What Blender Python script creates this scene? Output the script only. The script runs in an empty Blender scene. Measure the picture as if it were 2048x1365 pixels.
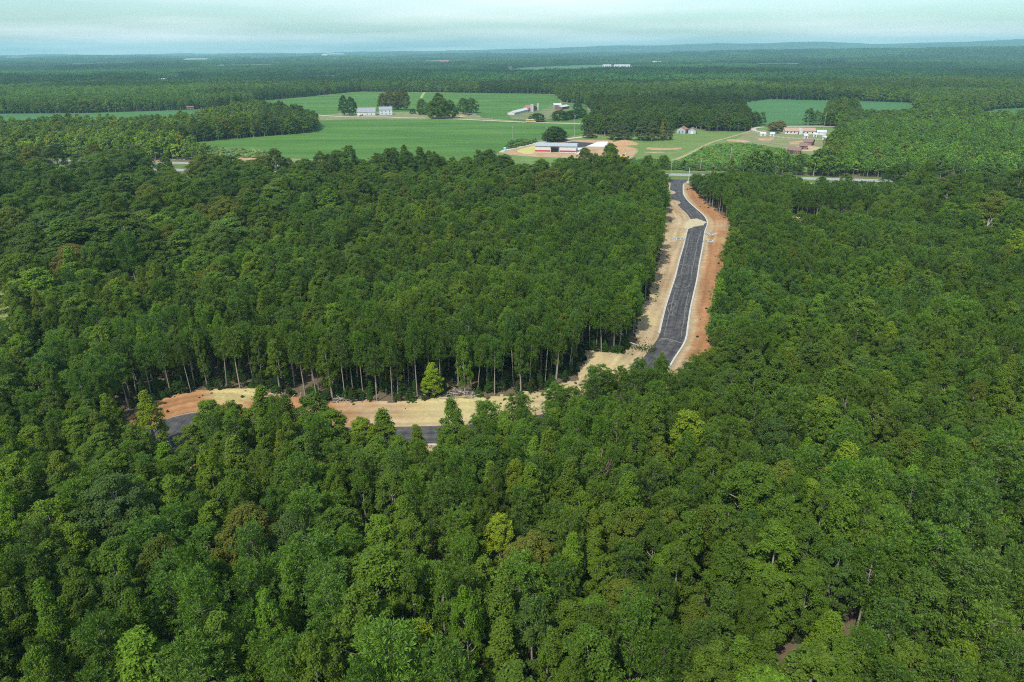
import bpy, bmesh, math, random
import numpy as np
from mathutils import Vector, Matrix, noise
from mathutils.geometry import tessellate_polygon

rng = np.random.default_rng(7)
random.seed(7)
S = bpy.context.scene
COL = S.collection

# ------------------------------------------------------------------ camera
CAM_H = 76.0
FPX = 2048 * 24 / 36.0
PITCH = math.atan((682.5 - 99.5) / FPX)
ROLL = 0.006
fw = Vector((0, math.cos(PITCH), -math.sin(PITCH)))
rt0 = Vector((1, 0, 0)); up0 = Vector((0, math.sin(PITCH), math.cos(PITCH)))
rt = rt0 * math.cos(ROLL) - up0 * math.sin(ROLL)
up = up0 * math.cos(ROLL) + rt0 * math.sin(ROLL)
cd = bpy.data.cameras.new('camera'); cd.lens = 24; cd.sensor_width = 36; cd.sensor_fit = 'HORIZONTAL'
cd.clip_start = 1; cd.clip_end = 60000
cam = bpy.data.objects.new('camera', cd); COL.objects.link(cam)
M = Matrix((rt, up, -fw)).transposed().to_4x4(); M.translation = (0, 0, CAM_H)
cam.matrix_world = M
S.camera = cam

# ------------------------------------------------------------------ sky, sun, exposure
SUN_EL, SUN_AZ = math.radians(54), math.radians(-150)      # azimuth clockwise from +Y (view direction): from the left, a little behind
w = bpy.data.worlds.new('World'); S.world = w; w.use_nodes = True
nt = w.node_tree; N = nt.nodes; L = nt.links; N.clear()
out = N.new('ShaderNodeOutputWorld'); bg = N.new('ShaderNodeBackground'); sky = N.new('ShaderNodeTexSky')
sky.sky_type = 'NISHITA'; sky.sun_disc = False; sky.sun_elevation = SUN_EL; sky.sun_rotation = SUN_AZ
sky.altitude = 200; sky.air_density = 1.0; sky.dust_density = 1.5; sky.ozone_density = 1.0
tc = N.new('ShaderNodeTexCoord')
sep = N.new('ShaderNodeSeparateXYZ'); L.new(tc.outputs['Generated'], sep.inputs[0])
zc = N.new('ShaderNodeMath'); zc.operation = 'MAXIMUM'; zc.inputs[1].default_value = 0.0; L.new(sep.outputs['Z'], zc.inputs[0])
za = N.new('ShaderNodeMath'); za.operation = 'ADD'; za.inputs[1].default_value = 0.045; L.new(zc.outputs[0], za.inputs[0])
dv = N.new('ShaderNodeVectorMath'); dv.operation = 'DIVIDE'
cmb = N.new('ShaderNodeCombineXYZ'); 
for i in range(3): L.new(za.outputs[0], cmb.inputs[i])
L.new(tc.outputs['Generated'], dv.inputs[0]); L.new(cmb.outputs[0], dv.inputs[1])
cn = N.new('ShaderNodeTexNoise'); cn.inputs['Scale'].default_value = 0.16; cn.inputs['Detail'].default_value = 7; cn.inputs['Roughness'].default_value = 0.45
L.new(dv.outputs[0], cn.inputs['Vector'])
cr = N.new('ShaderNodeValToRGB'); cr.color_ramp.elements[0].position = 0.40; cr.color_ramp.elements[1].position = 0.74
L.new(cn.outputs['Fac'], cr.inputs['Fac'])
tint = N.new('ShaderNodeMix'); tint.data_type = 'RGBA'; tint.blend_type = 'MULTIPLY'; tint.inputs[0].default_value = 1.0
L.new(sky.outputs[0], tint.inputs[6]); tint.inputs[7].default_value = (0.74, 0.93, 0.96, 1)
cl = N.new('ShaderNodeMix'); cl.data_type = 'RGBA'; L.new(cr.outputs[0], cl.inputs[0])
L.new(tint.outputs[2], cl.inputs[6]); cl.inputs[7].default_value = (6.2, 6.45, 6.45, 1)
L.new(cl.outputs[2], bg.inputs['Color']); bg.inputs['Strength'].default_value = 0.15
L.new(bg.outputs[0], out.inputs['Surface'])

sd = bpy.data.lights.new('sun', 'SUN'); sd.energy = 3.4; sd.angle = math.radians(0.6); sd.color = (1.0, 0.95, 0.87)
so = bpy.data.objects.new('sun', sd); COL.objects.link(so)
sdir = Vector((math.sin(SUN_AZ) * math.cos(SUN_EL), math.cos(SUN_AZ) * math.cos(SUN_EL), math.sin(SUN_EL)))
so.rotation_euler = sdir.to_track_quat('Z', 'Y').to_euler(); so.location = (0, 0, 300)
S.view_settings.view_transform = 'Standard'; S.view_settings.look = 'None'; S.view_settings.gamma = 1
S.view_settings.exposure = 0.42
S.view_settings.use_curve_mapping = False
cy = S.cycles
cy.max_bounces = 6; cy.diffuse_bounces = 3; cy.glossy_bounces = 2; cy.transmission_bounces = 3; cy.volume_bounces = 0
cy.use_denoising = False; cy.filter_width = 1.1
try: cy.denoiser = 'OPENIMAGEDENOISE'; cy.denoising_prefilter = 'ACCURATE'; cy.denoising_input_passes = 'RGB_ALBEDO_NORMAL'
except Exception: pass
cy.use_adaptive_sampling = True; cy.adaptive_threshold = 0.02

# ------------------------------------------------------------------ survey helpers
def at(u, v, z=0.0):
    """the ground point (at height z) seen along a sight line of the survey photograph"""
    d = fw + rt * ((u - 1024) / FPX) - up * ((v - 682.5) / FPX)
    k = (z - CAM_H) / d.z
    return Vector((d.x * k, d.y * k, z))
CAMV = np.array((0, 0, CAM_H)); RT = np.array(rt); UP = np.array(up); FW = np.array(fw)
def proj(P):
    P = np.asarray(P, float) - CAMV
    z = P @ FW
    return 1024 + FPX * (P @ RT) / z, 682.5 - FPX * (P @ UP) / z, z
Z1 = lambda x, y: (x * .3418, 60 + y * .3418)
Z2 = lambda x, y: (500 + x * .24414, 160 + y * .24414)
Z3 = lambda x, y: (960 + x * .21484, 170 + y * .21484)
Z4 = lambda x, y: (1300 + x * .36523, 170 + y * .36523)
Z5 = lambda x, y: (1100 + x * .30769, 340 + y * .30769)
Z6 = lambda x, y: (200 + x * .5127, 600 + y * .5127)
def G(pts, Z=None):
    return [at(*(Z(*p) if Z else p)) for p in pts]
def inpoly(X, Y, poly):
    X = np.asarray(X); Y = np.asarray(Y); r = np.zeros(X.shape, bool); n = len(poly)
    for i in range(n):
        x1, y1 = poly[i][0], poly[i][1]; x2, y2 = poly[(i + 1) % n][0], poly[(i + 1) % n][1]
        if y1 == y2: continue
        c = ((y1 > Y) != (y2 > Y)) & (X < (x2 - x1) * (Y - y1) / (y2 - y1) + x1)
        r ^= c
    return r
def polydist(X, Y, line, closed=False):
    """distance to a polyline, and side (+ right of travel)"""
    X = np.asarray(X, float); Y = np.asarray(Y, float)
    best = np.full(X.shape, 1e9); side = np.zeros(X.shape)
    n = len(line); rngi = range(n if closed else n - 1)
    for i in rngi:
        a = line[i]; b = line[(i + 1) % n]
        dx, dy = b[0] - a[0], b[1] - a[1]; l2 = dx * dx + dy * dy + 1e-9
        t = np.clip(((X - a[0]) * dx + (Y - a[1]) * dy) / l2, 0, 1)
        d = np.hypot(X - a[0] - t * dx, Y - a[1] - t * dy)
        s = (X - a[0]) * dy - (Y - a[1]) * dx
        m = d < best; best[m] = d[m]; side[m] = np.sign(s[m])
    return best, side
def smooth_line(P, step=3.0):
    """Catmull-Rom through world points, resampled"""
    P = [Vector((p[0], p[1], 0)) for p in P]
    Q = [P[0] * 2 - P[1]] + P + [P[-1] * 2 - P[-2]]
    o = []
    for i in range(1, len(Q) - 2):
        n = max(2, int((Q[i + 1] - Q[i]).length / step))
        for k in range(n):
            t = k / n; a, b, c, d = Q[i - 1], Q[i], Q[i + 1], Q[i + 2]
            o.append(.5 * ((2 * b) + (c - a) * t + (2 * a - 5 * b + 4 * c - d) * t * t + (3 * b - a - 3 * c + d) * t ** 3))
    o.append(P[-1]); return o
def fbm(x, y, s, o=4, seed=0.0):
    return noise.fractal(Vector((x * s + seed, y * s - seed, seed)), 1.0, 2.0, o)

# ------------------------------------------------------------------ materials
MATS = {}
def mat(name, col, rough=0.85, col2=None, scale=0.5, detail=6, stretch=None, bump=0.0, bscale=None, spec=0.3, metal=0.0, lo=.35, hi=.65):
    if name in MATS: return MATS[name]
    m = bpy.data.materials.new(name); m.use_nodes = True; nt = m.node_tree; b = nt.nodes['Principled BSDF']
    b.inputs['Roughness'].default_value = rough; b.inputs['Specular IOR Level'].default_value = spec; b.inputs['Metallic'].default_value = metal
    b.inputs['Base Color'].default_value = (*col, 1)
    if col2 is not None or bump:
        tc = nt.nodes.new('ShaderNodeTexCoord'); mp = nt.nodes.new('ShaderNodeMapping'); nt.links.new(tc.outputs['Object'], mp.inputs[0])
        if stretch: mp.inputs['Scale'].default_value = stretch[:3]; mp.inputs['Rotation'].default_value = (0, 0, stretch[3] if len(stretch) > 3 else 0)
        nz = nt.nodes.new('ShaderNodeTexNoise'); nz.inputs['Scale'].default_value = scale; nz.inputs['Detail'].default_value = detail; nz.inputs['Roughness'].default_value = .65
        nt.links.new(mp.outputs[0], nz.inputs['Vector'])
        if col2 is not None:
            r = nt.nodes.new('ShaderNodeValToRGB'); r.color_ramp.elements[0].position = lo; r.color_ramp.elements[1].position = hi
            r.color_ramp.elements[0].color = (*col, 1); r.color_ramp.elements[1].color = (*col2, 1)
            nt.links.new(nz.outputs['Fac'], r.inputs[0]); nt.links.new(r.outputs[0], b.inputs['Base Color'])
        if bump:
            n2 = nz
            if bscale:
                n2 = nt.nodes.new('ShaderNodeTexNoise'); n2.inputs['Scale'].default_value = bscale; n2.inputs['Detail'].default_value = 5; nt.links.new(mp.outputs[0], n2.inputs['Vector'])
            bp = nt.nodes.new('ShaderNodeBump'); bp.inputs['Strength'].default_value = 1; bp.inputs['Distance'].default_value = bump
            nt.links.new(n2.outputs['Fac'], bp.inputs['Height']); nt.links.new(bp.outputs[0], b.inputs['Normal'])
    MATS[name] = m; return m

def leaf_mat(name, trans=0.28, rough=0.5):
    m = bpy.data.materials.new(name); m.use_nodes = True; nt = m.node_tree; n = nt.nodes; l = nt.links
    b = n['Principled BSDF']; b.inputs['Roughness'].default_value = rough; b.inputs['Specular IOR Level'].default_value = 0.10
    a = n.new('ShaderNodeAttribute'); a.attribute_type = 'INSTANCER'; a.attribute_name = 'tint'
    g = n.new('ShaderNodeNewGeometry')
    mr = n.new('ShaderNodeMapRange'); mr.inputs['To Min'].default_value = 0.62; mr.inputs['To Max'].default_value = 1.38
    l.new(g.outputs['Random Per Island'], mr.inputs['Value'])
    sc = n.new('ShaderNodeVectorMath'); sc.operation = 'SCALE'; l.new(a.outputs['Color'], sc.inputs[0]); l.new(mr.outputs[0], sc.inputs['Scale'])
    l.new(sc.outputs[0], b.inputs['Base Color'])
    t = n.new('ShaderNodeBsdfTranslucent')
    ty = n.new('ShaderNodeVectorMath'); ty.operation = 'MULTIPLY'; ty.inputs[1].default_value = (1.25, 1.35, 0.6); l.new(sc.outputs[0], ty.inputs[0]); l.new(ty.outputs[0], t.inputs['Color'])
    mx = n.new('ShaderNodeMixShader'); mx.inputs[0].default_value = trans
    l.new(b.outputs[0], mx.inputs[1]); l.new(t.outputs[0], mx.inputs[2]); l.new(mx.outputs[0], n['Material Output'].inputs['Surface'])
    return m
LEAF = leaf_mat('leaves', .36); NEEDLE = leaf_mat('needles', 0.22, 0.5)
BARK_P = mat('pine_bark', (.36, .31, .26), .9, (.24, .20, .16), 3, stretch=(1, 1, .2))
BARK_B = mat('hardwood_bark', (.34, .31, .27), .9, (.21, .19, .16), 3, stretch=(1, 1, .2))
DEADWOOD = mat('dead_wood', (.50, .47, .42), .9, (.36, .33, .29), 3)
BROWNWOOD = mat('brown_dead_wood', (.24, .165, .125), .9, (.16, .11, .085), 3)

# ------------------------------------------------------------------ object helpers
def mesh(name, V, F, m=None, smooth=False):
    me = bpy.data.meshes.new(name)
    me.from_pydata([tuple(v) for v in V], [], [tuple(f) for f in F])
    if m: me.materials.append(m)
    if smooth: me.shade_smooth()
    me.update(); return me
def ob(name, me, parent=None, loc=None, label=None, cat=None, group=None, kind=None, rotz=None):
    o = bpy.data.objects.new(name, me); COL.objects.link(o)
    if parent: o.parent = parent
    if loc is not None: o.location = loc
    if rotz is not None: o.rotation_euler = (0, 0, rotz)
    for k, v in (('label', label), ('category', cat), ('group', group), ('kind', kind)):
        if v: o[k] = v
    return o
def thing(name, loc, label, cat, group=None, rotz=0):
    return ob(name, None, None, loc, label, cat, group, rotz=rotz)
def sheet(name, poly, z, m, kind='structure', **kw):
    pts = [Vector((p[0], p[1], 0)) for p in poly]
    tr = tessellate_polygon([pts])
    me = mesh(name, [(p.x, p.y, z) for p in pts], [t if (pts[t[1]] - pts[t[0]]).cross(pts[t[2]] - pts[t[0]]).z > 0 else t[::-1] for t in tr], m)
    return ob(name, me, kind=kind, **kw)
def ragged(poly, amp=1.5, step=4.0, sc=.12, closed=True):
    """subdivide a polygon outline and wobble it"""
    o = []; n = len(poly)
    for i in range(n if closed else n - 1):
        a = Vector(poly[i][:2]); b = Vector(poly[(i + 1) % n][:2]); k = max(1, int((b - a).length / step))
        for j in range(k):
            p = a.lerp(b, j / k); o.append(Vector((p.x + amp * fbm(p.x, p.y, sc, 3, 3.1), p.y + amp * fbm(p.x, p.y, sc, 3, 9.7), 0)))
    return o
def ribbon(line, w, z, u0=None):
    V = []; F = []
    for i, p in enumerate(line):
        d = (line[min(i + 1, len(line) - 1)] - line[max(i - 1, 0)]); d.z = 0; d.normalize(); nrm = Vector((d.y, -d.x, 0))
        ww = w[i] if hasattr(w, '__len__') else w
        V += [p - nrm * ww / 2 + Vector((0, 0, z)), p + nrm * ww / 2 + Vector((0, 0, z))]
        if i: k = 2 * i; F.append((k - 2, k - 1, k + 1, k))
    return V, F
def offset_line(line, d):
    o = []
    for i, p in enumerate(line):
        t = (line[min(i + 1, len(line) - 1)] - line[max(i - 1, 0)]); t.z = 0; t.normalize()
        o.append(p + Vector((t.y, -t.x, 0)) * d)
    return o
def profile_sweep(line, prof):
    """prof: (offset right, z) points, open strip"""
    V = []; F = []; k = len(prof)
    for i, p in enumerate(line):
        t = (line[min(i + 1, len(line) - 1)] - line[max(i - 1, 0)]); t.z = 0; t.normalize(); nr = Vector((t.y, -t.x, 0))
        V += [p + nr * a + Vector((0, 0, b)) for a, b in prof]
        if i:
            for j in range(k - 1): F.append(((i - 1) * k + j, (i - 1) * k + j + 1, i * k + j + 1, i * k + j))
    return V, F
class MB:
    def __init__(s): s.V = []; s.F = []
    def box(s, x0, x1, y0, y1, z0, z1):
        b = len(s.V); s.V += [(x, y, z) for z in (z0, z1) for y in (y0, y1) for x in (x0, x1)]
        s.F += [tuple(b + i for i in f) for f in ((0, 2, 3, 1), (4, 5, 7, 6), (0, 1, 5, 4), (2, 6, 7, 3), (0, 4, 6, 2), (1, 3, 7, 5))]; return s
    def prism(s, prof, y0, y1, axis='y'):
        """profile of (a, z) extruded along y (a = x) or x (a = y)"""
        b = len(s.V); n = len(prof)
        for q in (y0, y1): s.V += [((a, q, z) if axis == 'y' else (q, a, z)) for a, z in prof]
        s.F += [tuple(b + i for i in range(n)), tuple(b + n + i for i in range(n))[::-1]]
        s.F += [(b + i, b + n + i, b + n + (i + 1) % n, b + (i + 1) % n) for i in range(n)]; return s
    def tube(s, P, R, n=6):
        b = len(s.V); P = [Vector(p) for p in P]
        for i, p in enumerate(P):
            t = (P[min(i + 1, len(P) - 1)] - P[max(i - 1, 0)]).normalized()
            a = t.orthogonal().normalized(); c = t.cross(a)
            s.V += [tuple(p + (a * math.cos(6.2832 * k / n) + c * math.sin(6.2832 * k / n)) * R[i]) for k in range(n)]
            if i: s.F += [(b + (i - 1) * n + k, b + (i - 1) * n + (k + 1) % n, b + i * n + (k + 1) % n, b + i * n + k) for k in range(n)]
        e = b + (len(P) - 1) * n; s.F.append(tuple(e + k for k in range(n))); return s
    def cyl(s, c, r, h, axis='z', n=14):
        c = Vector(c); d = {'z': Vector((0, 0, h)), 'y': Vector((0, h, 0)), 'x': Vector((h, 0, 0))}[axis]
        s.tube([c, c + d], [r, r], n); s.F.append(tuple(range(len(s.V) - 2 * n, len(s.V) - n))[::-1]); return s
    def build(s, name, m, parent=None, **kw):
        me = mesh(name, s.V, s.F, m)
        bm = bmesh.new(); bm.from_mesh(me); bmesh.ops.recalc_face_normals(bm, faces=bm.faces); bm.to_mesh(me); bm.free()
        return ob(name, me, parent, **kw)

# ================================================================== THE SETTING
def sstep(x, a, b):
    t = np.clip((np.asarray(x, float) - a) / (b - a), 0, 1); return t * t * (3 - 2 * t)
def elev(x, y):
    x = np.asarray(x, float); y = np.asarray(y, float)
    r = np.hypot(x, y); az = np.arctan2(x, y)
    e = 128 * sstep(az, -.34, .36) * np.exp(-((r - 12800) / 1500) ** 2) * (1 + .08 * np.sin(az * 23) + .05 * np.sin(az * 51 + 1))
    e += 48 * sstep(az, -.02, .5) * np.exp(-((r - 6200) / 900) ** 2)
    wav = np.sin(x * .0011 + 1.3) * np.sin(y * .0009 + .4) + .7 * np.sin(x * .0013 - y * .0031) + .5 * np.sin(x * .0021 + y * .0043 + 2)
    e += 13 * wav * sstep(r, 4000, 7000)
    return e
radii = [0, 30, 60, 100, 150, 220, 300, 400, 520, 660, 820, 1000, 1250, 1550, 1900, 2300] + list(np.geomspace(2700, 16600, 60))
NA = 160; V = [(0, 0, 0)]; F = []
for i, r in enumerate(radii[1:]):
    for k in range(NA):
        a = 2 * math.pi * k / NA; x, y = r * math.sin(a), r * math.cos(a); V.append((x, y, float(elev(x, y))))
for k in range(NA): F.append((0, 1 + (k + 1) % NA, 1 + k))
for i in range(1, len(radii) - 1):
    b0 = 1 + (i - 1) * NA; b1 = 1 + i * NA
    for k in range(NA): F.append((b0 + k, b0 + (k + 1) % NA, b1 + (k + 1) % NA, b1 + k))
FLOOR = mat('forest_floor', (.105, .078, .048), .95, (.155, .115, .072), .35, bump=.1, bscale=2.0)
ob('ground', mesh('ground', V, F, FLOOR), kind='structure')

GRASS = mat('verge_grass', (.075, .125, .025), .9, (.135, .17, .045), .12, bump=.15, bscale=1.5)
LAWN = mat('lawn_grass', (.10, .175, .036), .9, (.155, .21, .052), .06, bump=.1, bscale=1.2)
CROP = mat('soybean_crop', (.042, .125, .018), .8, (.086, .190, .030), .022, stretch=(.28, 1.3, 1, .05), bump=.25, bscale=.9, detail=8)
def crop_mat(name, c0, c1, c2):
    m = bpy.data.materials.new(name); m.use_nodes = True; nt = m.node_tree; n = nt.nodes; l = nt.links; b = n['Principled BSDF']; b.inputs['Roughness'].default_value = .85; b.inputs['Specular IOR Level'].default_value = .2
    tc = n.new('ShaderNodeTexCoord')
    def nz(scale, st, d=5):
        mp = n.new('ShaderNodeMapping'); mp.inputs['Scale'].default_value = (*st, 1); mp.inputs['Rotation'].default_value = (0, 0, .06); l.new(tc.outputs['Object'], mp.inputs[0])
        x = n.new('ShaderNodeTexNoise'); x.inputs['Scale'].default_value = scale; x.inputs['Detail'].default_value = d; x.inputs['Roughness'].default_value = .6; l.new(mp.outputs[0], x.inputs['Vector']); return x.outputs['Fac']
    def ramp(f, a, b_, ca, cb):
        r = n.new('ShaderNodeValToRGB'); r.color_ramp.elements[0].position = a; r.color_ramp.elements[1].position = b_; r.color_ramp.elements[0].color = (*ca, 1); r.color_ramp.elements[1].color = (*cb, 1); l.new(f, r.inputs[0]); return r.outputs[0]
    def mix(f, a, b_, mode='MIX'):
        x = n.new('ShaderNodeMix'); x.data_type = 'RGBA'; x.blend_type = mode
        if isinstance(f, float): x.inputs[0].default_value = f
        else: l.new(f, x.inputs[0])
        l.new(a, x.inputs[6]); l.new(b_, x.inputs[7]); return x.outputs[2]
    c = ramp(nz(.02, (.3, 1.3), 7), .32, .68, c0, c1)
    st = ramp(nz(.10, (.07, 1.0), 4), .35, .70, (.80, .82, .80), (1.15, 1.12, 1.1))
    c = mix(1.0, c, st, 'MULTIPLY')
    sp = ramp(nz(.012, (1, 2.2), 6), .60, .74, (0, 0, 0), (.7, .7, .7))
    tan = n.new('ShaderNodeRGB'); tan.outputs[0].default_value = (*c2, 1)
    c = mix(sp, c, tan.outputs[0]); l.new(c, b.inputs['Base Color'])
    bp = n.new('ShaderNodeBump'); bp.inputs['Distance'].default_value = .3; l.new(nz(.8, (1, 1), 4), bp.inputs['Height']); l.new(bp.outputs[0], b.inputs['Normal']); return m
CROP = crop_mat('streaked_soybean_crop', (.050, .134, .018), (.096, .198, .030), (.125, .20, .045))
CROP2 = mat('shaded_soybean_crop', (.048, .135, .034), .8, (.062, .165, .042), .026, stretch=(.3, 1.2, 1, -.05), bump=.25, bscale=.9)  # darker, bluer copy of the crop: shade on these fields put into the colour
DRYGRASS = mat('dry_yard_grass', (.15, .19, .06), .9, (.24, .22, .11), .09, bump=.1, bscale=1.2)
SAND = mat('tan_sand', (.39, .29, .17), .95, (.48, .37, .23), .15, bump=.06, bscale=1.4)
CLAY = mat('orange_clay', (.33, .20, .10), .95, (.44, .31, .18), .10, bump=.1, bscale=1.2)
STRAW = mat('straw_cover', (.42, .38, .11), .95, (.50, .45, .19), .2)
ASPH = mat('fresh_asphalt', (.040, .041, .046), .85, (.058, .058, .062), .35, bump=.01, bscale=6, spec=.25)
OLDASPH = mat('worn_asphalt', (.25, .25, .24), .9, (.32, .32, .30), .2)
GRAVEL = mat('gravel_lane', (.42, .38, .31), .95, (.52, .47, .39), .3)
CONC = mat('concrete', (.60, .59, .55), .85, (.70, .68, .63), .3)

# ---- highway: two carriageways with a grass median
far_hw = smooth_line(G([(-500, 308), (330, 326), (800, 337), (1300, 348.5), (1775, 362.5), (2500, 386)]), 12)
near_hw = smooth_line(G([(-500, 321), (330, 340), (800, 350), (1300, 361), (1775, 374.5), (2500, 400)]), 12)
hw_poly = offset_line(far_hw, -11) + offset_line(near_hw, 9)[::-1]
sheet('highway_verge', hw_poly, .03, GRASS)
for nm, ln in (('highway', far_hw), ('highway', near_hw)):
    V, F = ribbon(ln, 9.0, .10); ob(nm, mesh(nm, V, F, OLDASPH), kind='structure')
LINEW = mat('road_paint_white', (.75, .75, .72), .7); LINEY = mat('road_paint_yellow', (.70, .50, .08), .7)
for ln in (far_hw, near_hw):
    for off, m_ in ((-3.5, LINEW), (3.5, LINEW)):
        V, F = ribbon(offset_line(ln, off), .22, .106); ob('edge_line', mesh('edge_line', V, F, m_), kind='structure')

# ---- fields
F1 = G([Z1(1010, 672), Z1(1300, 645), Z1(1560, 625), Z1(1835, 600), (632, 256), (618, 243), (640, 236), (690, 238), (760, 237.5), (870, 238), (950, 240.5), (1060, 247.5), (1178, 250), (1182, 262),
        (1168, 268), (1145, 272), (1090, 279), (1025, 290), (995, 306), (985, 326), (700, 322), (480, 313), (360, 302)])
F2 = G([(512, 203), (560, 199), (640, 192), (715, 185), (790, 185.5), (860, 186), (960, 186.5), (1112, 190), (1120, 206), (1172, 211), (1176, 222), (1190, 236), (1178, 246), (1050, 243.5), (960, 235.5),
        (945, 224), (830, 226), (700, 231), (640, 231), (560, 228), (515, 222)])
F3 = G([(-90, 229), (170, 227), (300, 223), (400, 219), (430, 221), (505, 216), (500, 232), (430, 247), (330, 260), (200, 269), (-90, 278)])
F4 = G([(1476, 208), (1534, 199), (1680, 202), (1818, 206), (1832, 214), (1828, 236), (1725, 238), (1712, 224), (1655, 226), (1648, 250), (1500, 251)])
F5 = G([(1930, 240), (1960, 226), (1995, 219), (2140, 212), (2140, 258), (1960, 256)])
F6 = G([(575, 155), (640, 152), (700, 151.5), (690, 165), (600, 168)])
F7 = G([(995, 142), (1060, 135), (1180, 130), (1280, 132), (1268, 144), (1130, 152), (1005, 154)])
F8 = G([(300, 162), (372, 160), (380, 174), (305, 176)])
FX = [G(q) for q in ([(820, 122), (960, 120), (965, 128), (830, 130)], [(120, 128), (300, 126), (310, 133), (110, 136)], [(480, 117), (620, 115.5), (625, 120), (480, 122)], [(0, 117), (90, 116), (95, 121), (0, 122)], [(420, 131), (560, 129), (565, 138), (425, 140)], [(1500, 128), (1700, 126.5), (1705, 134), (1510, 136)])]
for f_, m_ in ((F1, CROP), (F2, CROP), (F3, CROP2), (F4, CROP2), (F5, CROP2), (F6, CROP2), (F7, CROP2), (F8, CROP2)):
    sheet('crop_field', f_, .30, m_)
for q in FX:                       # far fields follow the rolling ground
    xs = [p.x for p in q]; ys = [p.y for p in q]; a_ = np.arange(min(xs), max(xs), 60); b_ = np.arange(min(ys), max(ys), 60); AX, AY = np.meshgrid(a_, b_); ins = inpoly(AX, AY, q); EZ = elev(AX, AY) + 2.5
    V = np.stack([AX.ravel(), AY.ravel(), EZ.ravel()], 1).tolist(); nA = len(a_)
    F = [(i * nA + j, i * nA + j + 1, (i + 1) * nA + j + 1, (i + 1) * nA + j) for i in range(len(b_) - 1) for j in range(nA - 1) if ins[i, j] and ins[i + 1, j] and ins[i, j + 1] and ins[i + 1, j + 1]]
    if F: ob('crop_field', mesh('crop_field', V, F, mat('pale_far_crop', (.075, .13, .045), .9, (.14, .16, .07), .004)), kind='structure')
TANF = G([(1070, 128), (1118, 128), (1120, 131.5), (1072, 132)])
sheet('harvested_field', TANF, .5, mat('harvested_stubble', (.42, .30, .19), .95, (.5, .37, .25), .05))
# ---- yards
LAWNP = G([(960, 338), (985, 320), (997, 304), (1025, 290), (1090, 279), (1148, 270), (1176, 268), (1200, 271), (1335, 269), (1348, 258), (1395, 258), (1420, 264), (1500, 263), (1512, 252), (1560, 250), (1648, 251), (1690, 262),
           (1668, 292), (1640, 328), (1622, 349)])
sheet('lawn', LAWNP, .05, LAWN)
YARD = G([(600, 238), (690, 226), (830, 225), (960, 232), (965, 240.5), (860, 240), (700, 240), (640, 242)])
sheet('farm_yard', YARD, .34, DRYGRASS)
FARM2 = G([Z3(300, 320), Z3(260, 280), Z3(470, 225), Z3(560, 240), Z3(660, 200), Z3(840, 205), Z3(860, 230), Z3(700, 300), Z3(560, 345)])
sheet('farm_yard', FARM2, .36, mat('rough_pasture', (.10, .155, .045), .9, (.22, .19, .10), .045, bump=.15, bscale=.8))
PADDOCK = G([Z4(480, 295), Z4(560, 245), Z4(720, 240), Z4(960, 262), Z4(1020, 270), Z4(960, 350), Z4(880, 390), Z4(740, 350), Z4(500, 320)])
sheet('paddock', PADDOCK, .09, DRYGRASS)
for q, m_ in (([(420, 300), (480, 298), (560, 312), (520, 318), (430, 312)], CLAY), ([(740, 345), (860, 330), (945, 345), (930, 365), (820, 362)], SAND), ([(590, 292), (680, 290), (670, 308), (600, 308)], CLAY), ([(760, 315), (840, 305), (830, 328), (770, 328)], CLAY)):
    sheet('bare_earth', ragged(G(q, Z4), 2.5, 6), .13, m_)
for q in ([(392, 313), (450, 310), (545, 313), (530, 321), (400, 321)], [(283, 319), (330, 312), (374, 314), (370, 321), (290, 323)], [(160, 312), (235, 309), (240, 316), (165, 318)]):
    sheet('bare_earth', ragged(G(q), 2.0, 5), .17, CLAY)
# ---- building site and drives
SITE = G([(180, 632), (330, 585), (520, 548), (740, 535), (900, 512), (1230, 520), (1260, 545), (1330, 560), (1440, 590), (1470, 625), (1400, 690), (1330, 712), (1000, 695), (880, 684), (540, 672), (290, 655)], Z3)
sheet('building_site', ragged(SITE, 2.0, 5), .09, CLAY)
sheet('straw_mulch', ragged(G([(330, 618), (420, 590), (512, 565), (513, 640), (420, 648)], Z3), 1.2, 4), .13, STRAW)
sheet('parking_lot', G([(735, 548), (860, 530), (1065, 543), (1000, 576), (905, 584)], Z3), .14, ASPH)
sheet('concrete_pad', G([(985, 576), (1100, 531), (1190, 530), (1186, 580)], Z3), .16, CONC)
sheet('concrete_pad', G([(880, 640), (905, 592), (950, 590), (925, 645)], Z3), .17, CONC)
sheet('bare_earth', ragged(G([(1535, 600), (1560, 585), (1700, 592), (1870, 588), (1880, 602), (1700, 612), (1600, 610)], Z3), 2.5, 6), .10, CLAY)
sheet('bare_earth', ragged(G([(1500, 632), (1640, 622), (1830, 628), (1820, 645), (1640, 640)], Z3), 3, 6), .10, mat('patchy_grass', (.12, .16, .05), .9, (.40, .30, .17), .08))
def lane(pts, w, z, m_, name='lane'):
    ln = smooth_line(G(pts), 8); V, F = ribbon(ln, w, z); ob(name, mesh(name, V, F, m_), kind='structure'); return ln
lane1 = lane([(500, 231), Z2(400, 278), Z2(560, 292), Z2(700, 302), Z2(850, 307), Z2(1100, 307), (800, 236.5), (870, 237.5), (960, 241.5), (1062, 246), (1175, 249.5), (1195, 250)], 6.0, .44, GRAVEL)
lane2 = lane([(1000, 305), Z3(240, 608), Z3(530, 546), Z3(800, 506), Z3(915, 492), Z3(1000, 480)], 6.0, .20, GRAVEL)
lane3 = lane([Z4(90, 430), Z4(200, 385), Z4(330, 320), Z4(430, 290), Z4(540, 258), Z4(560, 245)], 3.2, .16, mat('worn_track', (.27, .24, .11), .95, (.36, .30, .17), .1))
lane4 = lane([Z4(640, 262), Z4(590, 258), Z4(565, 246), Z4(590, 236), Z4(720, 232), Z4(960, 232), Z4(1100, 230)], 5, .36, GRAVEL)
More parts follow.
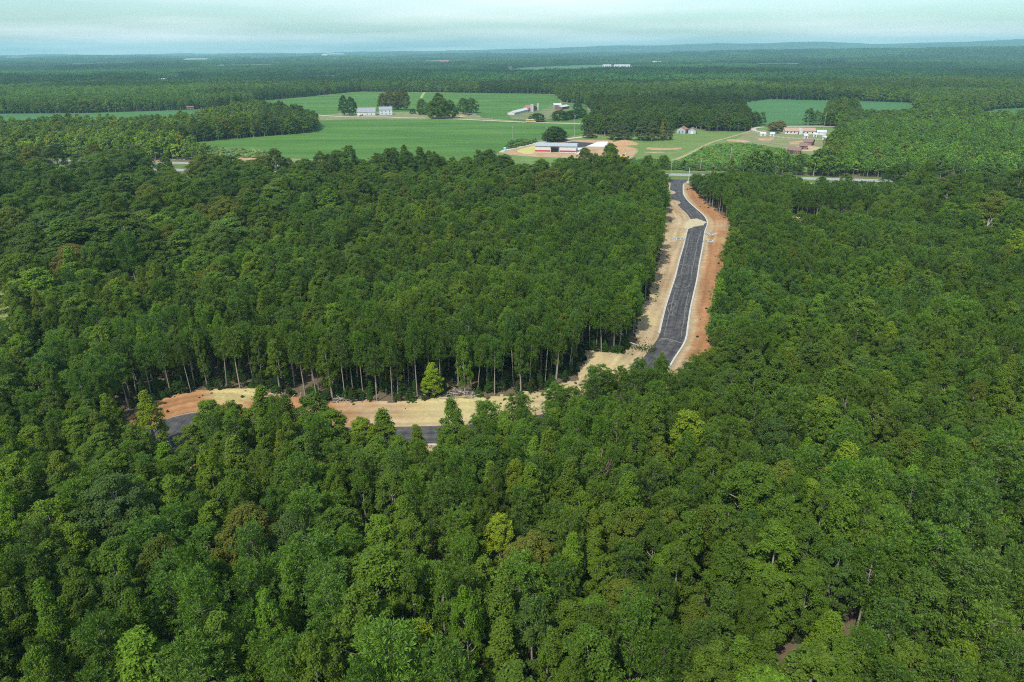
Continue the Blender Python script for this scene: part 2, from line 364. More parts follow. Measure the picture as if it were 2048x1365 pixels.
lane5 = lane([(930, 232), Z2(1800, 285), Z2(1700, 310), Z2(1640, 320)], 9, .46, SAND)
TRACK = lane([Z2(1405, 150), Z2(1412, 130), Z2(1430, 105)], 5, .36, mat('pale_grass', (.25, .32, .10), .9), name='field_track')

# ---- new road, cul-de-sac and the cleared strip around them
road_px = [(1356, 360), Z5(826, 80), Z5(822, 150), Z5(847, 200), Z5(897, 250), Z5(950, 300), Z5(968, 345), Z5(949, 400), Z5(929, 500), Z5(905, 600), Z5(885, 700), Z5(858, 800), Z5(831, 900), Z5(811, 1000), Z5(789, 1100),
           (1322, 710), (1296, 745), (1245, 785), (1165, 825), (1065, 852), (960, 866), (861, 871), (700, 874), (560, 874), (450, 873), (390, 874)]
road = smooth_line(G(road_px), 2.5)
CUL = at(374, 874)
clear_px = [(236, 945), (245, 862), Z6(115, 470), Z6(190, 415), Z6(280, 385), Z6(440, 358), Z6(590, 352), Z6(650, 372), Z6(720, 385), Z6(900, 400), Z6(940, 404), Z6(1200, 404), Z6(1300, 398), Z6(1480, 385), Z6(1650, 375), Z6(1760, 350),
            Z6(1850, 320), Z6(1880, 260), (1171, 712), (1208, 719), (1235, 719), (1252, 706), Z5(560, 1100), Z5(575, 1000), Z5(600, 880), Z5(650, 830), Z5(650, 740), Z5(690, 660), Z5(720, 560), Z5(700, 470), Z5(715, 400), Z5(740, 330),
            Z5(735, 230), Z5(690, 150), Z5(684, 105), (1330, 366), (1385, 366), Z5(925, 110), Z5(945, 150), Z5(1020, 230), Z5(1110, 300), Z5(1165, 328), Z5(1180, 400), Z5(1185, 480), Z5(1165, 600), Z5(1145, 700), Z5(1130, 800), Z5(1105, 900),
            Z5(1060, 1000), Z5(1030, 1090), (1430, 742), (1345, 800), (1230, 838), (1120, 862), (1000, 892), (920, 905), (870, 945), (790, 915), (690, 930), (560, 900), (440, 912), (390, 968), (315, 952)]
CLEARING = G(clear_px)
cx = np.array([p.x for p in CLEARING]); cyy = np.array([p.y for p in CLEARING])
step = .75
gx = np.arange(cx.min() - 4, cx.max() + 4, step); gy = np.arange(cyy.min() - 4, cyy.max() + 4, step)
GX, GY = np.meshgrid(gx, gy)
wob = np.vectorize(lambda x, y: fbm(x, y, .22, 3, 2.0))(GX[::2, ::2], GY[::2, ::2]).repeat(2, 0).repeat(2, 1)[:GX.shape[0], :GX.shape[1]]
dE, _ = polydist(GX, GY, CLEARING, True); sd_ = np.where(inpoly(GX, GY, CLEARING), dE, -dE)
inside = sd_ + wob * 1.6 > -.6
dR, side = polydist(GX, GY, road); side = -side
dR = np.minimum(dR, np.maximum(np.hypot(GX - CUL.x, GY - CUL.y) - 9.0, 0))
def blob(u, v, r, h=1.0):
    p = at(u, v); return h * np.exp(-((GX - p.x) ** 2 + (GY - p.y) ** 2) / r ** 2)
hz = .06 + np.clip((dR - 5.2) / 3, 0, 1) * (.22 + wob * .22 + .25 * np.clip(1 - sd_ / 4, 0, 1))
hz += blob(1190, 722, 5, 1.5) + blob(1225, 724, 4, 1.0) + blob(1328, 405, 5, 1.6) + blob(1322, 385, 5, 1.2) + blob(1333, 425, 5, 1.6) + blob(900, 800, 4, .7) + blob(1445, 460, 5, .5)
clay = np.where(side > 0, .95, .10) * sstep(dR, 4.5, 7.5)
north = sstep(GY, 150, 175)
clay = clay * north + (1 - north) * .12
clay += blob(1430, 560, 26, .25) + blob(1405, 420, 14, .4) - blob(1440, 455, 13, .6) + blob(270, 850, 13, 1.1) + blob(340, 815, 12, .75) + blob(420, 812, 12, .55) + blob(600, 830, 14, .5) + blob(760, 835, 20, .18) + blob(500, 830, 14, .5) + blob(1400, 660, 9, -.15) + blob(1330, 460, 8, .25)
straw = blob(480, 789, 5, 1) + blob(450, 788, 4, .8) + blob(505, 786, 4, .8) + blob(940, 818, 11, .55) + blob(1010, 806, 10, .55) + blob(840, 822, 9, .35) + blob(1290, 590, 5, .6) + blob(1282, 640, 5, .6) + blob(1240, 735, 7, .4) + blob(1440, 480, 5, .5) + blob(1355, 470, 6, .4) + blob(1180, 760, 10, .4)
clay = np.clip(clay + wob * .25, 0, 1); straw = np.clip(straw + wob * .3 * (straw > .12), 0, 1)
rut = np.vectorize(lambda d, y: fbm(d, y, 1.0, 2, 4.0))(dR * .75, GY * .03 + GX * .012); hz = hz + np.clip((dR - 4.5) / 2, 0, 1) * rut * .10
idx = -np.ones(GX.shape, int); V = []; A = []; F = []
cell = inside[:-1, :-1] & inside[1:, :-1] & inside[:-1, 1:] & inside[1:, 1:]
use = np.zeros(GX.shape, bool)
for a in (slice(None, -1), slice(1, None)):
    for b in (slice(None, -1), slice(1, None)): use[a, b] |= cell
idx[use] = np.arange(use.sum()); V = np.stack([GX[use], GY[use], hz[use]], 1); A = np.stack([clay[use], straw[use], np.clip(rut[use] * .8 + .5, 0, 1), np.ones(use.sum())], 1)
ii, jj = np.nonzero(cell); F = np.stack([idx[ii, jj], idx[ii, jj + 1], idx[ii + 1, jj + 1], idx[ii + 1, jj]], 1)
me = mesh('cleared_earth', V.tolist(), F.tolist(), None, True)
at_ = me.color_attributes.new('soil', 'FLOAT_COLOR', 'POINT'); at_.data.foreach_set('color', A.astype(np.float32).ravel())
def soil_mat():
    m = bpy.data.materials.new('graded_soil'); m.use_nodes = True; nt = m.node_tree; n = nt.nodes; l = nt.links; b = n['Principled BSDF']
    b.inputs['Roughness'].default_value = .95; b.inputs['Specular IOR Level'].default_value = .15
    a = n.new('ShaderNodeAttribute'); a.attribute_name = 'soil'; s = n.new('ShaderNodeSeparateColor'); l.new(a.outputs['Color'], s.inputs[0])
    tc = n.new('ShaderNodeTexCoord')
    def nz(sc, d=6):
        x = n.new('ShaderNodeTexNoise'); x.inputs['Scale'].default_value = sc; x.inputs['Detail'].default_value = d; x.inputs['Roughness'].default_value = .7; l.new(tc.outputs['Object'], x.inputs['Vector']); return x
    def mix(f, a_, b_):
        x = n.new('ShaderNodeMix'); x.data_type = 'RGBA'
        l.new(f, x.inputs[0])
        for i, q in ((6, a_), (7, b_)):
            if isinstance(q, tuple): x.inputs[i].default_value = (*q, 1)
            else: l.new(q, x.inputs[i])
        return x.outputs[2]
    def ramp(f, lo, hi):
        x = n.new('ShaderNodeMapRange'); x.inputs['From Min'].default_value = lo; x.inputs['From Max'].default_value = hi; l.new(f, x.inputs['Value']); return x.outputs[0]
    n1 = nz(.45); n2 = nz(.12); n3 = nz(1.6)
    sand = mix(ramp(n1.outputs['Fac'], .35, .65), (.34, .25, .145), (.45, .345, .205))
    clayc = mix(ramp(n1.outputs['Fac'], .35, .65), (.30, .138, .058), (.38, .205, .095))
    add = n.new('ShaderNodeMath'); add.operation = 'ADD'; l.new(s.outputs['Red'], add.inputs[0])
    sub = n.new('ShaderNodeMath'); sub.operation = 'MULTIPLY_ADD'; sub.inputs[1].default_value = 1.2; sub.inputs[2].default_value = -.6; l.new(n2.outputs['Fac'], sub.inputs[0]); l.new(sub.outputs[0], add.inputs[1])
    c = mix(ramp(add.outputs[0], .1, .8), sand, clayc)
    ml = n.new('ShaderNodeMath'); ml.operation = 'MULTIPLY'; l.new(s.outputs['Green'], ml.inputs[0]); l.new(ramp(n3.outputs['Fac'], .25, .55), ml.inputs[1])
    c = mix(ml.outputs[0], c, (.48, .42, .18))
    tone = n.new('ShaderNodeMapRange'); tone.inputs['To Min'].default_value = .74; tone.inputs['To Max'].default_value = 1.22; l.new(s.outputs['Blue'], tone.inputs['Value'])
    tv_ = n.new('ShaderNodeVectorMath'); tv_.operation = 'SCALE'; l.new(c, tv_.inputs[0]); l.new(tone.outputs[0], tv_.inputs['Scale'])
    l.new(tv_.outputs[0], b.inputs['Base Color'])
    bp = n.new('ShaderNodeBump'); bp.inputs['Distance'].default_value = .12; l.new(n3.outputs['Fac'], bp.inputs['Height']); l.new(bp.outputs[0], b.inputs['Normal'])
    return m
me.materials.append(soil_mat())
ob('cleared_earth', me, kind='structure')

# asphalt: ribbon plus turning circle as one road sheet, dusty towards the edges
def road_mat():
    m = bpy.data.materials.new('dusty_new_asphalt'); m.use_nodes = True; nt = m.node_tree; n = nt.nodes; l = nt.links; b = n['Principled BSDF']
    b.inputs['Roughness'].default_value = .8; b.inputs['Specular IOR Level'].default_value = .25
    at2 = n.new('ShaderNodeAttribute'); at2.attribute_name = 'across'; s = n.new('ShaderNodeSeparateXYZ'); l.new(at2.outputs['Vector'], s.inputs[0])
    cv = n.new('ShaderNodeCombineXYZ'); 
    a1 = n.new('ShaderNodeMath'); a1.operation = 'MULTIPLY'; a1.inputs[1].default_value = 1.6; l.new(s.outputs['X'], a1.inputs[0]); l.new(a1.outputs[0], cv.inputs[0])
    a2 = n.new('ShaderNodeMath'); a2.operation = 'MULTIPLY'; a2.inputs[1].default_value = .035; l.new(s.outputs['Y'], a2.inputs[0]); l.new(a2.outputs[0], cv.inputs[1])
    nz = n.new('ShaderNodeTexNoise'); nz.inputs['Scale'].default_value = 1; nz.inputs['Detail'].default_value = 5; l.new(cv.outputs[0], nz.inputs['Vector'])
    tc = n.new('ShaderNodeTexCoord'); n2 = n.new('ShaderNodeTexNoise'); n2.inputs['Scale'].default_value = .5; n2.inputs['Detail'].default_value = 7; l.new(tc.outputs['Object'], n2.inputs['Vector'])
    mu = n.new('ShaderNodeMath'); mu.operation = 'MULTIPLY'; l.new(nz.outputs['Fac'], mu.inputs[0]); l.new(n2.outputs['Fac'], mu.inputs[1])
    r = n.new('ShaderNodeValToRGB'); e = r.color_ramp.elements; e[0].position = .16; e[0].color = (.042, .042, .048, 1); e[1].position = .44; e[1].color = (.135, .125, .112, 1)
    l.new(mu.outputs[0], r.inputs[0]); l.new(r.outputs[0], b.inputs['Base Color']); return m
RM = road_mat(); RW = 7.4
V, F = ribbon(road, RW, .14)
AC = []
s_ = 0
for i, p in enumerate(road):
    if i: s_ += (p - road[i - 1]).length
    AC += [(-RW / 2, s_, 0), (RW / 2, s_, 0)]
b0 = len(V); NC = 48; CR_ = 10.5
V.append(CUL + Vector((0, 0, .148))); AC.append((0, 0, 0))
for k in range(NC):
    a = 2 * math.pi * k / NC; V.append(CUL + Vector((CR_ * math.cos(a), CR_ * math.sin(a), .148))); AC.append((CR_ * math.cos(a), CR_ * math.sin(a), 0))
F += [(b0, b0 + 1 + k, b0 + 1 + (k + 1) % NC) for k in range(NC)]
# bell mouth where it meets the highway
jn = road[0]; d_ = (road[4] - road[0]).normalized(); nr_ = Vector((d_.y, -d_.x, 0))
b1 = len(V)
prof = [(-13, -1.0), (13, -1.0), (8, 3), (5.2, 7), (3.7, 14), (-3.7, 14), (-5.2, 7), (-8, 3)]
for a, b in prof: V.append(jn + nr_ * a + d_ * b + Vector((0, 0, .132))); AC.append((a, b, 0))
F.append(tuple(range(b1, b1 + len(prof))))
me = mesh('road', V, F, RM); at_ = me.attributes.new('across', 'FLOAT_VECTOR', 'POINT'); at_.data.foreach_set('vector', np.array(AC, np.float32).ravel())
road_o = ob('road', me, kind='structure')
# kerbs
KERBM = mat('new_kerb_concrete', (.46, .44, .39), .85, (.58, .55, .48), .6)
kp = [(0, .10), (.02, .28), (.20, .29), (.28, .16), (.55, .145)]
n_end = int(len(road) * .985)
k0 = 7
def kerb_run(sgn, i0, i1):
    ln = offset_line(road, sgn * (RW / 2 + .47))[i0:i1]
    V, F = profile_sweep(ln, [(-sgn * a, b) for a, b in kp]); ob('kerb', mesh('kerb', V, F, KERBM), kind='structure')
gap0 = min(range(len(road)), key=lambda i: (road[i] - at(*Z5(940, 322))).length); gap1 = min(range(len(road)), key=lambda i: (road[i] - at(*Z5(952, 392))).length)
kerb_run(-1, k0, n_end); kerb_run(1, gap1, min(range(len(road)), key=lambda i: (road[i] - at(*Z5(789, 1100))).length))
ring = [CUL + Vector((math.cos(a), math.sin(a), 0)) * (CR_ + .3) for a in np.linspace(.55, 2 * math.pi - .55, 60)]
V, F = profile_sweep(ring, [(a - .3, b) for a, b in kp]); ob('kerb', mesh('kerb', V, F, mat('sand_dusted_kerb', (.30, .25, .17), .9, (.38, .32, .22), .8)), kind='structure')
# spilled sand across the asphalt and pale tyre dust arcs
sp = ragged(G([Z5(868, 352), Z5(905, 322), Z5(960, 318), Z5(1012, 345), Z5(1000, 362), Z5(950, 366), Z5(905, 388), Z5(872, 385)]), 1.2, 2, .3)
sheet('spilled_sand', sp, .156, mat('pale_spilled_sand', (.44, .37, .21), .95, (.52, .45, .29), .4), kind='stuff')
VV = []; FF = []
def arc(pts, w=.35):
    ln = smooth_line(G(pts, Z5), 1.0)
    jl = [p + Vector((.25 * fbm(p.x, p.y, .5, 2), .25 * fbm(p.y, p.x, .5, 2), 0)) for p in ln]
    V, F = ribbon(jl, [w * (.4 + .8 * abs(fbm(p.x, p.y, 1.1, 2))) for p in jl], .154); b = len(VV); VV.extend(V); FF.extend(tuple(b + i for i in f) for f in F)
arc([(840, 605), (880, 618), (920, 628), (955, 630)], .6); arc([(838, 612), (880, 628), (950, 618)], .5); arc([(820, 700), (850, 680), (885, 672)]); arc([(808, 735), (820, 760), (860, 772), (900, 760), (905, 745)], .45)
arc([(790, 850), (835, 858)]); arc([(770, 880), (800, 860), (815, 880), (780, 920)], .4); arc([(765, 900), (775, 935), (800, 950), (795, 930)], .4); arc([(712, 1105), (760, 1100), (810, 1115), (860, 1130)], .7); arc([(700, 1118), (750, 1105), (800, 1122)], .5)
arc([(985, 400), (960, 460), (950, 520), (935, 600), (915, 700)], .35); arc([(905, 420), (890, 500), (868, 590), (850, 690)], .3); arc([(900, 800), (880, 900), (865, 1000), (850, 1090)], .3); arc([(810, 800), (785, 900), (760, 1000), (742, 1080)], .3)
arc([(950, 270), (975, 300), (990, 330)], .4); arc([(885, 260), (920, 300)], .5)
ob('dust_marks', mesh('dust_marks', VV, FF, mat('pale_dust', (.26, .24, .20), .95, (.13, .125, .12), .8)), parent=road_o, kind='stuff')
# yellow grass glade at the wood's edge, sandy glades in the pine stand
GLADE = G([(-80, 560), (-20, 552), (22, 560), (38, 590), (52, 735), (-90, 750)]); sheet('grass_glade', ragged(GLADE, 1.5, 4), .05, mat('glade_grass', (.20, .24, .07), .9, (.27, .29, .10), .2))
GLADE2 = G([(1565, 441), (1580, 430), (1605, 436), (1650, 432), (1700, 434), (1765, 436), (1750, 478), (1690, 482), (1620, 498), (1572, 496)]); sheet('sandy_glade', ragged(GLADE2, 1.5, 4), .05, mat('glade_sand', (.30, .27, .13), .95, (.46, .37, .21), .12))
FARHOUSES = [at(98, 402), at(168, 400), at(165, 340), at(98, 345)]
HULL = G([(505, 207), (560, 199), (715, 184), (860, 185), (1112, 189), (1125, 205), (1174, 211), (1192, 236), (1180, 252), (1182, 262), (1150, 272), (1000, 300), (985, 338), (700, 332), (480, 326), (400, 320), (345, 314), Z1(1010, 672), Z1(1835, 602), (632, 256), (618, 243), (560, 234), (512, 226)])
sheet('pasture', HULL, .15, DRYGRASS)
GAP1 = G([(285, 346), (395, 348), (392, 392), (292, 388)]); GAP2 = G([(1584, 364), (1805, 374), (1800, 418), (1600, 412)]); GAP3 = G([(1246, 364), (1322, 368), (1322, 402), (1262, 388)])
for g_ in (GAP1, GAP2, GAP3): sheet('grass_glade', ragged(g_, 1.5, 5), .045, GRASS)
CLEARS = [HULL, GAP1, GAP2, GAP3, hw_poly, F1, F2, F3, F4, F5, F6, F7, F8, *FX, TANF, LAWNP, YARD, FARM2, CLEARING, GLADE, GLADE2, FARHOUSES]

# ================================================================== TREES
def unit(a): return a / (np.linalg.norm(a, axis=1, keepdims=True) + 1e-9)
def cards(C, Nn, size, R, aspect=.62, fold=.25):
    """folded rhombic leaf sprays at centres C facing Nn"""
    n = len(C); Nn = unit(Nn)
    t = unit(np.cross(Nn, R.normal(size=(n, 3)))); b = np.cross(Nn, t)
    s = (size * R.uniform(.7, 1.3, n))[:, None]
    V = np.empty((n, 4, 3))
    V[:, 0] = C - t * s * .5; V[:, 2] = C + t * s * .5
    V[:, 1] = C + b * s * .5 * aspect - Nn * s * fold; V[:, 3] = C - b * s * .5 * aspect - Nn * s * fold
    F = np.arange(4 * n).reshape(n, 4)
    return V.reshape(-1, 3), F
def envelope(kind, t):
    if kind == 'round': return np.sqrt(np.clip(1 - (2 * t - .85) ** 2 / 1.35, 0.02, 1))
    if kind == 'pyramid': return np.clip(1.12 * (1 - t) ** .8 * np.clip(t * 5 + .35, 0, 1), .05, 1)
    if kind == 'column': return np.clip(np.sqrt(np.clip(1 - t ** 2.4, 0, 1)) * np.clip(t * 3 + .5, 0, 1), .08, 1)
    return np.sqrt(np.clip(1 - t ** 2.2, .02, 1)) * np.clip(t * 4 + .45, 0, 1)      # spreading dome
def broadleaf(kind, seed, H, R0, zb, nb, nl, br, ls):
    """trunk and crown: boughs of leaf sprays on an uneven envelope"""
    R = np.random.default_rng(seed)
    ph = R.uniform(0, 6.28, 6); am = R.uniform(.04, .20, 6)
    lobes = lambda a, t: 1 + sum(am[i] * np.sin((i // 2 + 2) * a + ph[i] + 5 * t * (i % 3)) for i in range(6)) * .8
    t = R.uniform(0, 1, nb) ** .8; a = R.uniform(0, 6.2832, nb); rr = R.uniform(.30, 1, nb) ** .42
    er = envelope(kind, t) * lobes(a, t) * R0 * rr
    B = np.stack([er * np.cos(a), er * np.sin(a), zb + t * (H - zb) * R.uniform(.93, 1.05, nb)], 1)
    out = B.copy(); out[:, 2] = (B[:, 2] - (zb + .35 * (H - zb))) * .6; out = unit(out)
    rb = br * R.uniform(.65, 1.35, nb)
    k = np.repeat(np.arange(nb), nl)
    d = unit(R.normal(size=(nb * nl, 3)) + out[k] * .55 + np.array((0, 0, .55)))
    rad = rb[k] * R.uniform(.45, 1.08, nb * nl)
    C = B[k] + d * rad[:, None] * np.array((1, 1, .72))
    Nn = d * .7 + out[k] * .35 + np.array((0, 0, .55)) + R.normal(size=d.shape) * .42
    V, F = cards(C, Nn, ls, R)
    tm = MB(); lean = R.uniform(-.25, .25, 2)
    ht = H * .86; pts = [(lean[0] * q, lean[1] * q, ht * q - (.3 if q == 0 else 0)) for q in (0, .25, .5, .75, 1)]
    r0 = .018 * H * (1.25 if kind == 'spread' else 1)
    tm.tube(pts, [r0 * 1.25, r0, r0 * .75, r0 * .45, r0 * .12], 7)
    for j in R.choice(nb, min(9, nb), replace=False):
        b = B[j]; z0 = max(zb * .75, min(b[2] - .6 * math.hypot(b[0], b[1]), ht * .85))
        m_ = ((b[0]) * .5, (b[1]) * .5, z0 + (b[2] - z0) * .4)
        tm.tube([(0, 0, z0), m_, tuple(b)], [r0 * .45, r0 * .3, r0 * .1], 5)
    return (tm.V, tm.F), (V, F)
def pine(seed, H, R0, zb, nw, nbr, ntf, nn, nl):
    R = np.random.default_rng(seed); T = []; D = []
    tm = MB(); r0 = .0102 * H; lean = R.uniform(-.3, .3, 2)
    tm.tube([(lean[0] * q * q, lean[1] * q * q, H * q * .95 - (.3 if q == 0 else 0)) for q in (0, .2, .4, .6, .8, 1)], [r0 * 1.2, r0, r0 * .88, r0 * .7, r0 * .42, r0 * .08], 7)
    for w_ in range(nw):
        t = (w_ + R.uniform(-.25, .25)) / (nw - 1); t = min(max(t, 0), 1); z = zb + (H - zb) * t * .97
        rl = R0 * (np.sin(np.pi * min(max(.26 + t * .64, 0), 1)) ** .8) * (1.05 if t < .6 else .95)
        a0 = R.uniform(0, 6.28); nb_ = max(3, int(nbr * (1.1 - .45 * t)))
        for k in range(nb_):
            a = a0 + 6.2832 * k / nb_ + R.uniform(-.35, .35); ln = rl * R.uniform(.65, 1.15) + .25; rise = R.uniform(.15, .55) + .5 * t
            e = np.array((math.cos(a) * ln, math.sin(a) * ln, z + ln * rise * .6)); s = np.array((lean[0] * t, lean[1] * t, z))
            if w_ % 2 == 0 or nn > 6: tm.tube([tuple(s), tuple(s * .62 + e * .38 - np.array((0, 0, .14))), tuple(s * .28 + e * .72 - np.array((0, 0, .10)))], [r0 * .2, r0 * .14, r0 * .06], 4)
            for q in range(ntf):
                f = R.uniform(.42, 1.04); p = s + (e - s) * f + R.normal(size=3) * (.20 + .10 * ln)
                T.append(p); D.append(np.array((math.cos(a) * .55, math.sin(a) * .55, .85)) + R.normal(size=3) * .25)
    T.append(np.array((lean[0], lean[1], H))); D.append(np.array((0, 0, 1.)))
    T = np.array(T); D = unit(np.array(D)); n = len(T); k = np.repeat(np.arange(n), nn)
    d = unit(D[k] * .75 + unit(R.normal(size=(n * nn, 3))) * .95)
    ln = nl * R.uniform(.75, 1.25, n * nn)
    sd = unit(np.cross(d, R.normal(size=d.shape))); wd = ln * (.085 if nn > 10 else .22)
    B0 = T[k] + d * (ln * .12)[:, None]
    V = np.empty((n * nn, 4, 3)); V[:, 0] = B0; V[:, 1] = B0 + d * (ln * .6)[:, None] + sd * wd[:, None]; V[:, 2] = B0 + d * ln[:, None]; V[:, 3] = B0 + d * (ln * .6)[:, None] - sd * wd[:, None]
    return (tm.V, tm.F), (V.reshape(-1, 3), np.arange(4 * n * nn).reshape(-1, 4))

# prototypes: (species, crown shape, height, crown radius, trunk, crown)
PROTO = []
for i, (k, H, R0, zb) in enumerate((('round', 13, 2.9, 2.6), ('round', 13, 3.1, 3.0), ('pyramid', 14, 2.8, 2.2), ('pyramid', 14, 3.0, 2.6), ('column', 14, 2.4, 3.0), ('column', 13, 2.6, 2.6), ('round', 12, 3.0, 3.6), ('pyramid', 13, 2.6, 3.2), ('column', 14, 2.3, 4.4))):
    PROTO.append(('broadleaf', k, H, R0, *broadleaf(k, 100 + i, H, R0, zb, 118, 86, .74, .30)))
for i in range(4): PROTO.append(('oak', 'spread', 16, 5.0, *broadleaf('spread', 200 + i, 16, 5.0, 4.5, 190, 110, .98, .33)))
for i in range(6): PROTO.append(('pine', 'pine', 15, 2.4, *pine(300 + i, 15, 2.4 + .15 * (i % 3), 6.6 - .6 * (i % 3), 11, 6, 10, 26, .47)))
for i in range(3): PROTO.append(('pine', 'pine_edge', 15, 2.3, *pine(340 + i, 15, 2.3, 8.6, 8, 6, 10, 26, .47)))
NEAR = {s: [i for i, p in enumerate(PROTO) if p[0] == s] for s in ('broadleaf', 'oak', 'pine')}
NN = len(PROTO)
MIDP = []
for i, (k, H, R0, zb) in enumerate((('round', 13, 3.0, 3.0), ('pyramid', 14, 2.9, 2.8), ('column', 14, 2.6, 3.0))):
    MIDP.append(('broadleaf', k, H, R0, *broadleaf(k, 400 + i, H, R0, zb, 44, 16, 1.0, .95)))
for i in range(3): MIDP.append(('oak', 'spread', 16, 5.0, *broadleaf('spread', 430 + i, 16, 5.0, 2.5, 80, 20, 1.35, 1.05)))
for i in range(3): MIDP.append(('pine', 'pine', 15, 2.4, *pine(460 + i, 15, 2.5, 6.0, 7, 5, 3, 6, 1.0)))
MID = {s: [i for i, p in enumerate(MIDP) if p[0] == s] for s in ('broadleaf', 'oak', 'pine')}

def joined(name, tr, cr_, mt, ml):
    (tv, tf), (cv, cf) = tr, cr_; b = len(tv)
    V = [tuple(v) for v in tv] + cv.tolist(); F = [tuple(f) for f in tf] + (cf + b).tolist()
    me = bpy.data.meshes.new(name); me.from_pydata(V, [], F); me.materials.append(mt); me.materials.append(ml)
    mi = np.zeros(len(F), np.int32); mi[len(tf):] = 1; me.polygons.foreach_set('material_index', mi); me.update(); return me
def proto_collection(name, lst):
    c = bpy.data.collections.new(name)
    for i, p in enumerate(lst):
        me = p if isinstance(p, bpy.types.Mesh) else joined('%s_%02d' % (name, i), p[4], p[5], BARK_P if p[0] == 'pine' else BARK_B, NEEDLE if p[0] == 'pine' else LEAF)
        c.objects.link(bpy.data.objects.new('%s_%02d' % (name, i), me))
    return c
CNEAR = proto_collection('tree_stock', PROTO); CMID = proto_collection('mid_tree_stock', MIDP)
# wood patches for the far distance: many small crowns in one patch
def patch(name, seed, size, ntree, ncard, cs, cr0):
    R = np.random.default_rng(seed); VV = []; 
    g = int(math.ceil(math.sqrt(ntree)))
    P = np.stack(np.meshgrid(np.arange(g), np.arange(g)), -1).reshape(-1, 2)[:ntree].astype(float); P = (P + R.uniform(.05, .95, P.shape)) / g * size - size / 2
    n = len(P); k = np.repeat(np.arange(n), ncard); hh = R.uniform(12, 19, n); cr1 = cr0 * R.uniform(.75, 1.25, n)
    d = unit(R.normal(size=(n * ncard, 3)) + np.array((0, 0, .7)))
    C = np.zeros((n * ncard, 3)); C[:, :2] = P[k]; C[:, 2] = hh[k] * .72
    sc = np.stack([cr1[k], cr1[k], hh[k] * .34], 1); C += d * sc * R.uniform(.6, 1.05, (n * ncard, 1))
    low = R.uniform(size=n * ncard) < .22; C[low, 2] = R.uniform(2, 8, low.sum())
    V, F = cards(C, d + R.normal(size=d.shape) * .3 + np.array((0, 0, .2)), cs, R, .8, .15)
    me = bpy.data.meshes.new(name); me.from_pydata(V.tolist(), [], F.tolist()); me.materials.append(LEAF); me.update(); return me
CFAR = proto_collection('wood_patch', [patch('wood_patch_%d' % i, 600 + i, 44, 42, 34, 2.3, 4.2) for i in range(4)])
CVFAR = proto_collection('far_wood_patch', [patch('far_wood_patch_%d' % i, 700 + i, 170, 230, 9, 6.5, 7.0) for i in range(4)])

def scatter_group(coll):
    g = bpy.data.node_groups.new('scatter_' + coll.name, 'GeometryNodeTree')
    g.interface.new_socket('Geometry', in_out='INPUT', socket_type='NodeSocketGeometry'); g.interface.new_socket('Geometry', in_out='OUTPUT', socket_type='NodeSocketGeometry')
    n = g.nodes; l = g.links; gi = n.new('NodeGroupInput'); go = n.new('NodeGroupOutput')
    ci = n.new('GeometryNodeCollectionInfo'); ci.inputs['Collection'].default_value = coll; ci.inputs['Separate Children'].default_value = True; ci.inputs['Reset Children'].default_value = True
    ip = n.new('GeometryNodeInstanceOnPoints'); ip.inputs['Pick Instance'].default_value = True
    def na(nm, ty):
        a = n.new('GeometryNodeInputNamedAttribute'); a.data_type = ty; a.inputs['Name'].default_value = nm; return a.outputs['Attribute']
    l.new(gi.outputs[0], ip.inputs['Points']); l.new(ci.outputs[0], ip.inputs['Instance']); l.new(na('proto', 'INT'), ip.inputs['Instance Index'])
    er = n.new('FunctionNodeEulerToRotation'); l.new(na('rot', 'FLOAT_VECTOR'), er.inputs[0]); l.new(er.outputs[0], ip.inputs['Rotation']); l.new(na('scl', 'FLOAT_VECTOR'), ip.inputs['Scale'])
    l.new(ip.outputs[0], go.inputs[0]); return g
GN = {c.name: scatter_group(c) for c in (CNEAR, CMID, CFAR, CVFAR)}
def scatter(name, coll, P, proto, rot, scl, tnt, label, cat):
    me = bpy.data.meshes.new(name); me.from_pydata(np.asarray(P).tolist(), [], [])
    def put(nm, ty, key, arr, dt=np.float32): a = me.attributes.new(nm, ty, 'POINT'); a.data.foreach_set(key, np.ascontiguousarray(arr, dt).ravel())
    put('proto', 'INT', 'value', proto, np.int32); put('rot', 'FLOAT_VECTOR', 'vector', rot); put('scl', 'FLOAT_VECTOR', 'vector', scl)
    t4 = np.ones((len(P), 4)); t4[:, :3] = tnt; put('tint', 'FLOAT_COLOR', 'color', t4)
    o = ob(name, me, kind='stuff', label=label, cat=cat); md = o.modifiers.new('scatter', 'NODES'); md.node_group = GN[coll.name]; return o

# ---- colours, by kind, with the words used for them
BC = {'dark green': (.030, .066, .020), 'mid green': (.048, .100, .020), 'bright green': (.060, .135, .020), 'yellow-green': (.078, .142, .020), 'olive green': (.060, .090, .024),
      'blue-green': (.030, .070, .036), 'rusty brown': (.085, .066, .028), 'golden yellow-green': (.100, .165, .022)}
BN = list(BC); BP = np.array([.24, .40, .17, .075, .08, .035, .0, .002]); BP = BP / BP.sum()
OC = {'dark green': (.027, .062, .019), 'mid green': (.042, .090, .020), 'olive green': (.060, .078, .026), 'blue-green': (.030, .064, .034), 'brownish': (.070, .072, .034)}
ON = list(OC); OP = np.array([.46, .36, .11, .07, .0]); OP = OP / OP.sum()
PC = {'deep green': (.030, .078, .024), 'fresh green': (.044, .104, .026), 'blue-green': (.032, .078, .036)}
PN = list(PC); PP = np.array([.42, .38, .20])
TB = 1.72 * np.array((1.46, 1.13, .56)); MGC = np.array((.045, .092, .022))
PAL = {'broadleaf': (BN, BC), 'oak': (ON, OC), 'pine': (PN, PC)}

